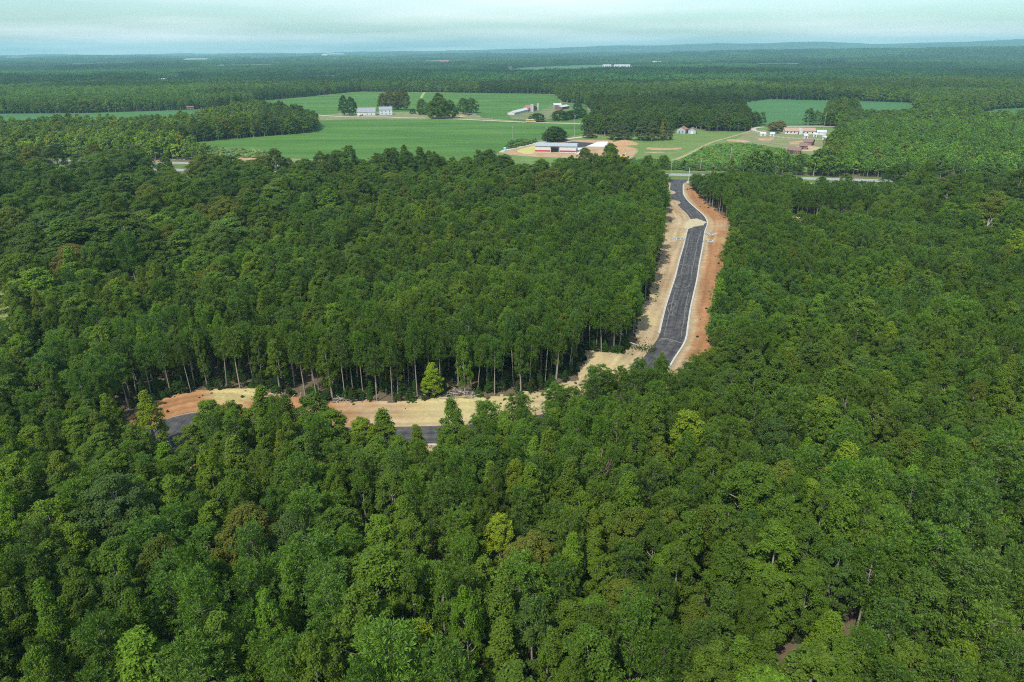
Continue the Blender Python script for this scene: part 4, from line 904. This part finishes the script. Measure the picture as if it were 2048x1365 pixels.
# commercial building: two white wings, red band, recessed glazed entrance, one low blue-grey roof
A = at(*Z3(513, 629)); B = at(*Z3(893, 636)); dv_ = B - A; W_ = dv_.length; rz = math.atan2(dv_.y, dv_.x)
t = thing('commercial_building', (A.x, A.y, .1), 'long white metal building with red band and recessed entrance on the building site', 'building', rotz=rz)
wl, wr, D_, wh = W_ * .37, W_ * .60, 15.0, 4.9
MB().box(0, wl, 0, D_, -.3, wh).build('wing', WHITE, t); MB().box(wr, W_, 0, D_, -.3, wh).build('wing', WHITE, t); MB().box(wl, wr, 4, D_ - .02, -.3, wh - .3).build('entrance_wall', BLUEW, t)
for x0, x1 in ((0, wl), (wr, W_)): MB().box(x0 - .04, x1 + .04, -.05, D_ + .05, .55, 1.75).build('wall_band', RED, t)
r = MB().prism([(-.6, wh + .02), (D_ / 2, wh + 1.5), (D_ + .6, wh + .02), (D_ + .6, wh + .3), (D_ / 2, wh + 1.8), (-.6, wh + .3)], -.5, W_ + .5, 'x').build('roof', ROOFB, t)
MB().box(wl, wr, 3.9, 3.99, .1, 3.4).build('window', GLASS, t); MB().box(wl + (wr - wl) * .35, wl + (wr - wl) * .65, 3.8, 3.89, .1, 2.9).build('door', DARKIN, t)
for x in (wl + .4, wr - .4): MB().box(x - .2, x + .2, .3, .7, -.2, wh).build('pillar', TRIM, t)
for k in range(12): MB().box(W_ * (k + .5) / 12 - .05, W_ * (k + .5) / 12 + .05, -.45, D_ / 2 - .3, wh + .33, wh + .36).build('roof_seam', ROOFB, r).rotation_euler = (math.atan2(1.5, D_ / 2 + .6), 0, 0)
for c in r.children: c.location = (0, 0, 0)
for c in list(r.children):
    bpy.data.objects.remove(c)
for k in range(12):
    x = W_ * (k + .5) / 12; MB().prism([(-.6, wh + .3), (D_ / 2, wh + 1.8), (D_ / 2, wh + 1.9), (-.6, wh + .4)], x - .06, x + .06, 'x').build('roof_seam', ROOFB, r)
win = lambda x, z=1.0, w_=1.1, h=1.3, f='f': (f, x, z, w_, h, 'window')
door = lambda x, w_=1.0, h=2.1, f='f': (f, x, .0, w_, h, 'door')
building('farm_house', Z2(878, 296), Z2(1028, 294), 14, 4.2, 4.6, 'white gabled farm building with grey roof beside the red car', 'house', 'x', openings=(door(.3), win(.55), win(.78), ('f', .12, 0, 2.8, 2.6, 'white_door'), win(.5, 1.2, 1.1, 1.3, 'r')), z=.3)
building('two_storey_house', Z2(1062, 290), Z2(1167, 288), 10, 6.2, 3.2, 'pale blue two storey house with grey roof next to the dark clump', 'house', 'x', BLUEW, openings=(door(.5), win(.2), win(.8), win(.2, 3.8), win(.5, 3.8), win(.8, 3.8), win(.5, 3.8, f='r'), win(.5, 1, f='r')), z=.3, chimney=True)
building('poultry_house', Z3(320, 283), Z3(480, 243), 9, 2.6, 1.6, 'long low white poultry house standing in the bean field pasture', 'barn', 'x', WHITE, WROOF, openings=tuple(('f', .1 + .1 * k, .8, 2.2, .9, 'bay') for k in range(9)), z=.3)
building('farm_barn', Z3(470, 250), Z3(530, 243), 12, 4.0, 3.0, 'dark red barn at the end of the long white poultry house', 'barn', 'y', BROWNW, REDROOF, openings=(('f', .5, 0, 3, 3, 'bay'),), z=.3)
for k, (x, y) in enumerate(((478, 252), (492, 254), (540, 240))):
    MB().cyl((0, 0, 0), 1.1, 9.5, n=12).build('silo', STEEL, loc=at(*Z3(x, y), .3), label=('slim grey feed silo in front of the red barn', 'slim grey feed silo beside the barn door', 'lone grey feed silo behind the red barn')[k], cat='silo', group='feed silos by the red barn')
building('machine_shed', Z3(690, 217), Z3(760, 216), 14, 3.6, 1.8, 'white roofed machine shed at the edge of the back field', 'shed', 'x', GREYW, WROOF, openings=(('f', .3, 0, 5, 3, 'bay'), ('f', .7, 0, 5, 3, 'bay')), z=.3)
building('machine_shed', Z3(760, 235), Z3(832, 222), 10, 3.2, 1.6, 'open fronted brown machine shed beside the white roofed one', 'shed', 'x', BROWNW, WROOF, openings=(('f', .25, 0, 4, 2.8, 'bay'), ('f', .7, 0, 4, 2.8, 'bay')), z=.3)
building('garden_shed', Z3(1830, 452), Z3(1910, 456), 9, 3.8, 2.2, 'pale grey shed with red roof closer to the blue conifers', 'shed', 'y', GREYW, REDROOF, openings=(door(.3), win(.7)))
building('garden_shed', Z3(1935, 456), Z3(2008, 458), 9, 3.4, 2.2, 'pale grey shed with brown roof next to the red roofed one', 'shed', 'y', GREYW, BROWNR, openings=(('f', .5, 0, 2.4, 2.4, 'white_door'),))
t, w_ = building('ranch_house', Z4(738, 270), Z4(905, 272), 11, 2.9, 2.4, 'long white ranch house with tan roof in front of the dark field', 'house', 'x', WHITE, TANR, openings=tuple(win(x) for x in (.08, .2, .32, .62, .74, .9)) + (door(.44), ('f', .52, 0, 2, 2.2, 'white_door')), chimney=False)
MB().prism([(w_ * .46, -.3), (w_ * .56, -.3), (w_ * .56, 3.6), (w_ * .51, 5.6), (w_ * .46, 3.6)], -1.5, 8, 'y').build('gabled_porch', WHITE, t)
building('garage', Z4(915, 276), Z4(964, 277), 7, 2.6, 1.6, 'white garage at the end of the ranch house', 'garage', 'x', WHITE, WROOF, openings=(('f', .5, 0, 3, 2.2, 'white_door'),))
for (a, b, lb) in (((892, 286), (914, 287), 'small white gabled hut in front of the white garage'), ((602, 282), (634, 282), 'small white shed by the gravel turnaround'), ((656, 283), (680, 284), 'small white shed beside the ranch house drive'), ((844, 294), (864, 294), 'tiny white coop in the paddock'), ((942, 302), (968, 304), 'small white trailer shed by the plantation edge')):
    building('small_shed', Z4(*a), Z4(*b), 4, 2.2, 1.1, lb, 'shed', 'x', WHITE, WROOF, .25, openings=(door(.5, 1, 1.8),), z=.1, group='white sheds around the ranch house')
for (a, b, dp, lb) in (((748, 378), (820, 382), 9, 'largest dark brown barn of three at the scrub lot'), ((816, 354), (860, 356), 8, 'middle dark brown barn of three beside the bare paddock'), ((840, 331), (886, 334), 8, 'dark brown barn of three closest to the white sheds')):
    building('brown_barn', Z4(*a), Z4(*b), dp, 2.8, 2.0, lb, 'barn', 'x', BROWNW, BROWNR, openings=(('f', .35, 0, 2.2, 2.2, 'bay'), ('f', .75, 1, 1, .9, 'window')), z=.1, group='three brown barns')
building('roadside_house', Z1(272, 905), Z1(350, 898), 10, 3.0, 2.0, 'red brick house half hidden by big oaks', 'house', 'x', BRICK, REDROOF, openings=(win(.3), door(.6), win(.85)))
building('roadside_garage', Z1(362, 895), Z1(475, 880), 11, 3.0, 2.2, 'white house with pale grey roof among the big oaks', 'house', 'y', WHITE, mat('pale_roof', (.50, .50, .50), .7), openings=(win(.3), win(.7)))
# far buildings in the hazy woods
def farb(name, u0, v0, u1, v1, dp, h, lb, wall=WHITE, roof=WROOF, n=6, z=0):
    building(name, (u0, v0), (u1, v1), dp, h, max(1.0, h * .2), lb, 'building', 'x', wall, roof, .5, tuple(('f', (k + .5) / n, 0, 5 if h > 7 else 1.6, h * .5, 'bay' if h > 7 else 'window') for k in range(n)), z=float(z))
farb('warehouse', 368, 125.5, 413, 125.5, 60, 22, 'long pale warehouse rising from the hazy forest')
farb('warehouse', 655, 114.5, 690, 114.0, 120, 34, 'broad pale warehouse roof near the hazy horizon')
farb('warehouse', 1238, 109.5, 1300, 108.8, 150, 38, 'wide white industrial block below the blue hills')
farb('warehouse', 1040, 112, 1100, 111.6, 120, 26, 'low pale warehouse far out in the haze')
farb('far_house', 318, 164.5, 334, 164, 14, 7, 'white house in a small far clearing', n=4)
farb('far_house', 512, 200, 521, 199.5, 12, 6, 'white cottage at the corner of the back field', n=3)
farb('far_house', 537, 198, 555, 197, 14, 6, 'long white house beside the back field corner', roof=ROOFG, n=4)
farb('far_house', 374, 220.5, 388, 220, 10, 3.6, 'brown house under trees by the side field', BROWNW, BROWNR, 4)
farb('far_house', 1205, 134, 1222, 134, 20, 8, 'white farmhouse among far fields', n=4)
farb('far_house', 1228, 134, 1260, 134, 20, 8, 'row of pale farm sheds among far fields', n=5)
farb('far_house', 1304, 132, 1313, 132, 25, 16, 'white barn standing out of dark woods', n=3)
farb('far_house', 1316, 130.5, 1322, 130.5, 20, 14, 'small white barn next to another in dark woods', n=2)
farb('far_house', 880, 127, 898, 127, 25, 14, 'pale house block above dark far woods', roof=REDROOF, n=4)
farb('far_house', 1010, 139, 1024, 138.5, 20, 9, 'small white house by the far tan field', n=3)

# ---- trees standing alone in the open country
def lone(name, u, v, kind, h, r, col, label, cat, group=None, shape=None, sink=0.0):
    p = at(u, v, .2); cand = NEAR[kind] if shape is None else [i for i in NEAR[kind] if PROTO[i][1] == shape]
    q = PROTO[int(R_.choice(cand))]; i = PROTO.index(q) if False else next(j for j, z_ in enumerate(PROTO) if z_ is q)
    e = thing(name, (p.x, p.y, -sink), label, cat, group, R_.uniform(0, 6.28)); e.scale = (r / q[3], r / q[3], (h + sink) / q[2])
    for me, nm in zip(TM[i], ('trunk', 'crown')):
        c = ob(nm, me, e); c['tint'] = [float(a) for a in np.array(col) * TB]
DK = OC['dark green']; MG = OC['mid green']; OL = (.052, .066, .032)
for (x, y, h, r, c, lb) in ((775, 292, 23, 5.5, DK, 'tall dark field tree closer to the utility pole by the white farm building'), (835, 292, 21, 6.5, DK, 'dark field tree right beside the white farm building'),
        (1090, 240, 20, 7, OL, 'olive oak at the open end of the clump behind the blue house'), (1150, 245, 24, 9, OL, 'tall olive oak in the clump behind the blue house'), (1215, 248, 24, 8, OL, 'olive oak in the middle of the clump behind the blue house'), (1265, 250, 25, 8, OL, 'tallest olive oak at the end of the clump away from the house'),
        (1410, 285, 18, 7, MG, 'single oak with bare stem in the farm yard lawn'), (1500, 315, 20, 8, MG, 'low branched oak at the edge of the yard clump'), (1560, 320, 24, 11, MG, 'biggest rounded oak of the yard clump'), (1640, 315, 20, 9, MG, 'dark round oak beside the sandy track in the yard'), (1550, 280, 24, 9, DK, 'rear oak of the yard clump beside the field'),
        (1750, 275, 18, 7, MG, 'round oak between yard clump and sandy track end'), (1815, 272, 18, 8, MG, 'outermost round oak beside the sandy track end')):
    lone('oak_tree', *Z2(x, y), 'oak', h, r * 1.12, c, lb, 'oak tree', 'oaks in the open farmland', sink=5)
lone('yard_bush', *Z2(1335, 280), 'broadleaf', 6, 4, DK, 'small round bush on the farm yard lawn', 'bush', shape='round', sink=2)
for (x, y, h, r, lb) in ((530, 345, 9, 9, 'dark bush beside the yellow bus'), (740, 330, 11, 10, 'rounded tree below the machine sheds'), (840, 318, 9, 9, 'dense bush beside the rounded tree below the sheds'), (920, 305, 10, 10, 'dark bush joining the grove edge below the sheds'), (910, 240, 11, 6, 'small tree at the brown machine shed'),
        (690, 525, 12, 11, 'broad bush group behind the gravel lane'), (650, 522, 9, 7, 'bush next to a pole behind the gravel lane'), (750, 520, 9, 7, 'low bush at the lane bend')):
    lone('field_bush', *Z3(x, y), 'oak', h, r, DK, lb, 'bush', 'bushes in the open farmland', sink=2.5)
for (x, y, h, r, lb) in ((1020, 492, 10, 7, 'small blue-grey conifer beside the lane end'), (1250, 508, 13, 7.5, 'blue-grey conifer at the middle clump on the lawn edge'), (1340, 510, 14, 7.5, 'wide blue-grey conifer at the lawn edge'), (1500, 515, 16, 8, 'tall blue-grey conifer of the lawn edge row'), (1600, 515, 15, 8, 'broad blue-grey conifer next to the yellow-green one'), (1740, 512, 14, 5.5, 'blue-grey conifer at the end nearest the red roofed shed')):
    lone('conifer_tree', *Z3(x, y), 'broadleaf', h, r, (.050, .078, .058), lb, 'conifer tree', 'blue conifers on the lawn edge', 'pyramid', 3.0)
lone('conifer_tree', *Z3(1690, 514), 'broadleaf', 15, 3.4, (.11, .13, .025), 'yellow-green pointed tree between the blue-grey conifers', 'conifer tree', None, 'pyramid', 3)
lone('lawn_tree', *Z4(690, 252), 'oak', 9, 9, (.085, .105, .06), 'pale sparse spreading tree beside the ranch house', 'tree', sink=2)
lone('lawn_tree', *Z4(710, 255), 'oak', 10, 6, (.10, .11, .07), 'pale upright tree touching the ranch house drive', 'tree', sink=2)
for (x, y, h, lb) in ((185, 460, 6, 'small dark cedar at the scrub lot corner'), (745, 470, 10, 'dark cedar by the highway end of the scrub lot'), (505, 462, 7, 'dark cedar in the hedgerow by the pole')):
    lone('cedar_tree', *Z4(x, y), 'broadleaf', h, h * .3, DK, lb, 'cedar tree', 'cedars along the scrub lot', 'pyramid', 1)

# ---- bare dead trees
def dead(name, u, v, h, m_, label, nbr, spread, seed):
    R = np.random.default_rng(seed); p = at(u, v); t = thing(name, (p.x, p.y, 0), label, 'dead tree')
    tm = MB().tube([(0, 0, -.3), (.1, 0, h * .3), (.0, .15, h * .55), (.2, .1, h * .8)], [.34, .28, .22, .08], 7); tm.build('trunk', m_, t)
    for k in range(nbr):
        a = R.uniform(0, 6.28); z0 = h * R.uniform(.25, .7); ln = spread * R.uniform(.5, 1)
        e = (math.cos(a) * ln, math.sin(a) * ln, min(h, z0 + ln * R.uniform(.8, 1.9))); mm = (e[0] * .5, e[1] * .5, z0 + (e[2] - z0) * .4)
        b = MB().tube([(0, 0, z0), mm, e], [.15, .10, .03], 5).build('branch', m_, t)
        for q in range(3):
            f = R.uniform(.4, .95); s0 = np.array((0, 0, z0)) * (1 - f) + np.array(e) * f; d = R.normal(size=3) * .8 + np.array((0, 0, .8))
            MB().tube([tuple(s0), tuple(s0 + d)], [.05, .015], 4).build('twig', m_, b)
dead('dead_tree', 1955, 522, 20.5, DEADWOOD, 'bleached white dead snag against dark oaks', 9, 3.2, 5)
dead('dead_tree', 1190, 1050, 15.5, BROWNWOOD, 'bare reddish brown dead tree among green pines', 22, 2.6, 6)
dead('dead_tree', 1130, 1330, 13.5, BROWNWOOD, 'thin leafless grey-brown tree with few twigs in the mixed wood', 7, 1.8, 9)
# fallen tree and brush piles at the clearing
R = np.random.default_rng(3)
def brush(u, v, rx, ry, hgt, n, label):
    p = at(u, v); t = thing('brush_pile', (p.x, p.y, .1), label, 'brush pile')
    for k in range(n):
        a = R.uniform(0, 6.28); l_ = R.uniform(1.2, 3.4); c = np.array((R.normal() * rx * .5, R.normal() * ry * .5, 0)); c[2] = hgt * R.uniform(.1, 1) * math.exp(-(c[0] / rx) ** 2 - (c[1] / ry) ** 2) + .1
        d = np.array((math.cos(a) * l_ / 2, math.sin(a) * l_ / 2, R.uniform(-.25, .4) * l_ / 2))
        MB().tube([tuple(c - d), tuple(c + R.normal(size=3) * .1), tuple(c + d)], [.07, .06, .03], 5).build('branch', DEADWOOD if k % 3 else BROWNWOOD, t)
brush(905, 797, 6.5, 2.6, 2.4, 130, 'grey brown pile of cut branches at the sandy strip')
brush(700, 803, 5, 1.6, .9, 46, 'low scatter of cut branches under the tree line')
brush(560, 796, 4, 1.5, .9, 36, 'small heap of cut branches near the straw patch')
p = at(*Z5(520, 1165)); t = thing('fallen_tree', (p.x, p.y, .3), 'fallen leafy tree lying on the sand verge', 'fallen tree', rotz=-.25)
MB().tube([(-4, 0, 2.6), (-1, 0, 1.9), (3, 0, .8), (6, 0, .3)], [.2, .17, .12, .05], 6).build('trunk', DEADWOOD, t)
tv = np.random.default_rng(4); C_ = np.stack([tv.uniform(1, 7, 260), tv.normal(0, 1.1, 260), np.abs(tv.normal(.4, .6, 260)) + .1], 1); V, F = cards(C_, tv.normal(size=(260, 3)) + np.array((0, 0, 1)), .45, tv)
c = ob('crown', mesh('crown', V.tolist(), F.tolist(), LEAF), t); c['tint'] = [.09, .13, .04]
# drain inlets with rip-rap by the road
STONE = mat('rip_rap_stone', (.33, .33, .32), .9, (.45, .44, .42), 1.5)
sv_, sf_ = None, None
for (x, y, lb) in ((835, 455, 'concrete drain inlet with stones on the sand verge'), (1050, 422, 'concrete drain inlet with stones on the clay verge'), (1040, 468, 'second stone ringed inlet on the clay verge')):
    p = at(*Z5(x, y)); t = thing('drain_inlet', (p.x, p.y, .35), lb, 'drain')
    MB().box(-1.1, 1.1, -.8, .8, -.4, .25).build('inlet_box', CONC, t); MB().box(-.8, .8, -.5, .5, .26, .30).build('grate', DARKIN, t)
    for k in range(26):
        a = R.uniform(0, 6.28); rr = R.uniform(1.3, 3.2); s = R.uniform(.18, .42); q = MB()
        b = [(math.cos(a) * rr + dx * s * R.uniform(.6, 1), math.sin(a) * rr * .7 + dy * s * R.uniform(.6, 1), dz * s * R.uniform(.5, .9)) for dx in (-1, 1) for dy in (-1, 1) for dz in (-.5, 1)]
        q.V = b; q.F = [(0, 1, 3, 2), (4, 6, 7, 5), (0, 4, 5, 1), (2, 3, 7, 6), (0, 2, 6, 4), (1, 5, 7, 3)]; q.build('stone', STONE, t)
for (x, y, r, h, lb) in ((1350, 555, 13, 3.8, 'long orange earth heap at the rear of the site'), (1320, 605, 12, 2.8, 'broad orange earth heap beside the lawn'), (1250, 600, 9, 1.5, 'low orange earth heap beside the concrete pad')):
    p = at(*Z3(x, y)); V = [(0, 0, h)]; F = []; nr, na = 9, 26
    for i in range(1, nr + 1):
        for k in range(na):
            a = 6.2832 * k / na; f = i / nr; rr = r * f * (1 + .18 * math.sin(3 * a + x) + .1 * math.sin(7 * a)); V.append((math.cos(a) * rr, math.sin(a) * rr * .55, h * (1 - f) ** .85 * (1 + .25 * fbm(math.cos(a) * rr + x, math.sin(a) * rr, .5, 3)) - .2 * (i == nr)))
    F += [(0, 1 + k, 1 + (k + 1) % na) for k in range(na)]
    for i in range(1, nr): F += [(1 + (i - 1) * na + k, 1 + i * na + k, 1 + i * na + (k + 1) % na, 1 + (i - 1) * na + (k + 1) % na) for k in range(na)]
    ob('earth_heap', mesh('earth_heap', V, F, mat('heaped_clay', (.33, .19, .092), .95, (.42, .27, .145), .35, bump=.25, bscale=1.0)), loc=(p.x, p.y, .1), label=lb, cat='earth heap', group='earth heaps on the building site')
p = at(905, 802)

# ---- utility poles
def pole(u, v, h, label, arm=True, m_=POLEM, base=.2):
    p = at(u, v); t = thing('utility_pole', (p.x, p.y, base), label, 'utility pole', 'utility poles', R_.uniform(-.3, .3))
    MB().tube([(0, 0, -1), (0, 0, h)], [.17, .11], 8).build('pole', m_, t)
    if arm:
        MB().box(-1.1, 1.1, -.06, .06, h - .75, h - .6).build('crossarm', m_, t)
        for x in (-1, -.45, .45, 1): MB().cyl((x, 0, h - .6), .05, .18, n=6).build('insulator', STEEL, t)
    MB().cyl((.28, 0, h - 2.3), .2, .7, n=8).build('transformer', STEEL, t)
pole(*Z3(305, 512), 12, 'pole standing in scrub beside the gravel lane start'); pole(*Z3(621, 532), 13, 'pole beside the low bushes along the gravel lane'); pole(*Z3(878, 490), 20, 'tall pole at the lane bend with equipment')
pole(*Z4(434, 458), 14, 'tall pole between scrub lot and highway'); pole(*Z4(275, 470), 8, 'short pole at the scrub lot corner'); pole(*Z4(115, 475), 8, 'short pole on the verge opposite the junction')
pole(*Z4(208, 560), 11, 'pale pole at the new road junction', False, mat('pale_post', (.66, .65, .62), .7)); pole(*Z4(948, 258), 18, 'tall pole behind the white garage'); pole(*Z4(940, 345), 9, 'pole in the paddock by the plantation'); pole(*Z4(1735, 200), 14, 'pole among treetops of the plantation')
pole(*Z1(503, 872), 14, 'pole beside the white house among oaks'); pole(*Z2(219, 230), 11, 'pole in the back field near the grove'); pole(*Z2(466, 272), 14, 'pole by the gravel lane in the back field'); pole(*Z2(738, 285), 13, 'pole beside the dark pair of field trees')

# ---- vehicles
def wheels(t, xs, ys, r, wd):
    for x in xs:
        for y in ys:
            wv = MB().cyl((x, y - wd / 2, r), r, wd, 'y', 16).build('wheel', RUBBER, t); MB().cyl((x, y - wd / 2 - .02, r), r * .55, wd + .04, 'y', 12).build('rim', STEEL, wv)
YEL = mat('school_bus_yellow', (.72, .46, .02), .4, spec=.5); BLK = mat('black_trim', (.02, .02, .02), .5)
p = at(1062, 246.3); t = thing('school_bus', (p.x, p.y, .46), 'yellow school bus with white roof driving on the gravel lane', 'bus', rotz=-.02)
MB().prism([(-5.6, .55), (3.9, .55), (3.9, 2.4), (3.6, 3.0), (-5.3, 3.0), (-5.6, 2.7)], -1.2, 1.2, 'y').build('body', YEL, t)
MB().prism([(3.92, .55), (5.5, .6), (5.5, 1.35), (3.92, 1.6)], -1.0, 1.0, 'y').build('hood', YEL, t)
MB().prism([(-5.2, 3.0), (3.5, 3.0), (3.2, 3.22), (-4.9, 3.22)], -1.1, 1.1, 'y').build('roof', TRIM, t)
for k in range(11):
    for y in (-1.23, 1.21): MB().box(-5.2 + k * .8, -4.55 + k * .8, y, y + .02, 1.9, 2.6).build('window', GLASS, t)
MB().box(3.9, 3.95, -1.0, 1.0, 1.75, 2.7).build('windscreen', GLASS, t)
for z in (1.0, 1.6):
    for y in (-1.225, 1.205): MB().box(-5.5, 3.85, y, y + .02, z, z + .09).build('stripe', BLK, t)
MB().box(5.5, 5.7, -1.15, 1.15, .45, .75).build('bumper', BLK, t); wheels(t, (-3.6, 4.4), (-1.0, 1.0), .5, .3)
for y in (-.75, .75): MB().cyl((5.48, y, 1.05), .14, .06, 'x', 10).build('headlight', TRIM, t)
def car(u, v, colr, label, name='parked_car', cat='car', rz=0.0, base=.1, truck=False):
    p = at(u, v); t = thing(name, (p.x, p.y, base), label, cat, rotz=rz); m_ = mat('paint_%s' % label.split()[0], colr, .35, spec=.5)
    MB().prism([(-2.3, .35), (2.2, .35), (2.3, .6), (2.15, .85), (1.0, .98), (-2.2, 1.02), (-2.35, .7)], -.88, .88, 'y').build('body', m_, t)
    MB().prism([(1.0, .98), (.35, 1.5), (-1.1 if not truck else -.5, 1.52), (-1.9 if not truck else -.7, 1.02)], -.78, .78, 'y').build('cabin', GLASS, t)
    MB().prism([(.30, 1.5), (.25, 1.56), (-1.0 if not truck else -.4, 1.58), (-1.1 if not truck else -.45, 1.5)], -.76, .76, 'y').build('roof', m_, t)
    wheels(t, (-1.4, 1.4), (-.8, .8), .33, .22)
    for y in (-.6, .6): MB().box(2.24, 2.31, y - .15, y + .15, .62, .78).build('headlight', TRIM, t)
car(*Z2(912, 300), (.45, .03, .05), 'red car parked before the white farm building', rz=.4, base=.36)
car(*Z2(820, 294), (.10, .11, .12), 'dark car parked under the pair of field trees', rz=.1, base=.36)
car(*Z4(700, 268), (.08, .08, .09), 'black pickup truck parked on the ranch house drive', 'pickup_truck', 'truck', rz=.1, truck=True)
car(*Z4(625, 276), (.70, .70, .70), 'white car parked by the gravel turnaround', rz=.3)
car(*Z3(1480, 728), (.72, .72, .72), 'white pickup truck on the grass by the highway hedge', 'pickup_truck', 'truck', rz=0, truck=True)
# yellow excavator on the site
p = at(*Z3(1325, 685)); t = thing('excavator', (p.x, p.y, .1), 'yellow excavator standing at the edge of the orange earth', 'excavator', rotz=.4)
for y in (-1.1, 1.1): MB().prism([(-1.9, .4), (-1.5, 0), (1.5, 0), (1.9, .4), (1.5, .8), (-1.5, .8)], y - .25, y + .25, 'y').build('track', BLK, t)
MB().box(-1.7, 1.3, -1.2, 1.2, .9, 1.9).build('body', YEL, t); MB().prism([(-.2, 1.9), (1.3, 1.9), (1.2, 2.9), (-.1, 2.9)], -1.15, -.1, 'y').build('cabin', GLASS, t)
MB().tube([(1.2, .4, 1.6), (3.2, .4, 3.6), (4.6, .4, 2.6), (5.0, .4, 1.0)], [.25, .22, .18, .15], 6).build('boom', YEL, t); MB().prism([(4.7, .9), (5.4, .9), (5.2, .2), (4.6, .3)], 0, .8, 'y').build('bucket', BLK, t)
p = at(*Z3(231, 618)); t = thing('portable_toilet', (p.x, p.y, .1), 'turquoise portable toilet at the site entrance lane', 'toilet')
TQ = mat('turquoise_plastic', (.06, .42, .42), .5); MB().box(-1.0, 1.0, -1.0, 1.0, 0, 2.5).build('cabin', TQ, t); MB().prism([(-1.05, 2.5), (1.05, 2.5), (.8, 2.8), (-.8, 2.8)], -1.05, 1.05, 'y').build('roof', TRIM, t); MB().box(-.6, .6, -1.05, -1.0, .1, 2.2).build('door', mat('pale_turquoise', (.25, .55, .55), .5), t)
# post and rail fences round the paddock
def fence(pts, label):
    ln = smooth_line(G(pts, Z4), 4.5); t = thing('paddock_fence', (ln[0].x, ln[0].y, 0), label, 'fence', 'paddock fences')
    o = ln[0]
    for i, q in enumerate(ln):
        MB().box(q.x - o.x - .08, q.x - o.x + .08, q.y - o.y - .08, q.y - o.y + .08, -.2, 1.35).build('post', TRIM if 'white' in label else POLEM, t)
        if i:
            for z in (.5, 1.0):
                a = ln[i - 1] - o; b = q - o; MB().tube([(a.x, a.y, z + .1), (b.x, b.y, z + .1)], [.05, .05], 4).build('rail', TRIM if 'white' in label else POLEM, t)
fence([(480, 298), (620, 318), (760, 335), (930, 345)], 'weathered rail fence between scrub lot and paddock'); fence([(560, 262), (700, 290), (840, 300), (950, 305)], 'weathered rail fence below the white sheds'); fence([(975, 290), (950, 345), (905, 390)], 'weathered rail fence along the plantation edge')
# road sign at the junction
p = at(*Z5(893, 105)); t = thing('road_sign', (p.x, p.y, .1), 'white sign on a post at the new road junction', 'sign')
MB().tube([(0, 0, -.3), (0, 0, 2.6)], [.06, .06], 6).build('post', STEEL, t); MB().box(-.6, .6, -.04, .04, 1.5, 2.9).build('sign_board', TRIM, t)
# water tower on the hills
yy = 10700.; xx = (1994 - 1024) / FPX * (yy * math.cos(PITCH)); t = thing('water_tower', (xx, yy, float(elev(xx, yy)) - 2), 'tiny white water tower on the blue hills', 'water tower')
MB().tube([(0, 0, 0), (0, 0, 45)], [6, 4], 10).build('stem', TRIM, t); MB().tube([(0, 0, 44), (0, 0, 50), (0, 0, 60), (0, 0, 66)], [5, 16, 16, 4], 16).build('tank', TRIM, t)

# ---- weeds and sprigs on the graded soil
k = 5000; e_ = R_.integers(0, len(CLEARING), k); WX = np.array([CLEARING[i].x for i in e_]) ; WY = np.array([CLEARING[i].y for i in e_]); f_ = R_.uniform(size=k)
WX += f_ * (np.array([CLEARING[(i + 1) % len(CLEARING)].x for i in e_]) - WX) + R_.normal(0, 2.0, k); WY += f_ * (np.array([CLEARING[(i + 1) % len(CLEARING)].y for i in e_]) - WY) + R_.normal(0, 2.0, k)
m_ = inpoly(WX, WY, CLEARING) & (polydist(WX, WY, road)[0] > 5.5) & (np.hypot(WX - CUL.x, WY - CUL.y) > 13) & (R_.uniform(size=k) < .15); WX, WY = WX[m_], WY[m_]; k = len(WX); hw_ = R_.uniform(.2, 1.0, k) ** 1.6
scatter('weeds', CNEAR, np.stack([WX, WY, .25 - hw_ * .2], 1), R_.choice(NEAR['broadleaf'], k), np.stack([0 * WX, 0 * WX, R_.uniform(0, 6.28, k)], 1), np.stack([hw_ * .16, hw_ * .16, hw_ * .05], 1), np.array([(.08, .12, .03), (.11, .12, .04), (.06, .10, .025)])[R_.choice(3, k)], 'sparse weeds along the edges of the graded soil', 'weeds')

# ---- haze
hb = MB().box(-17000, 17000, -17000, 17000, -31, 240).build('haze', None, kind='stuff')
hm = bpy.data.materials.new('haze_air'); hm.use_nodes = True; n = hm.node_tree.nodes; n.clear(); o = n.new('ShaderNodeOutputMaterial'); pv = n.new('ShaderNodeVolumePrincipled')
pv.inputs['Color'].default_value = (.48, .92, 1.0, 1); pv.inputs['Density'].default_value = 9e-5; pv.inputs['Anisotropy'].default_value = .0
hm.node_tree.links.new(pv.outputs[0], o.inputs['Volume']); hb.data.materials.append(hm)
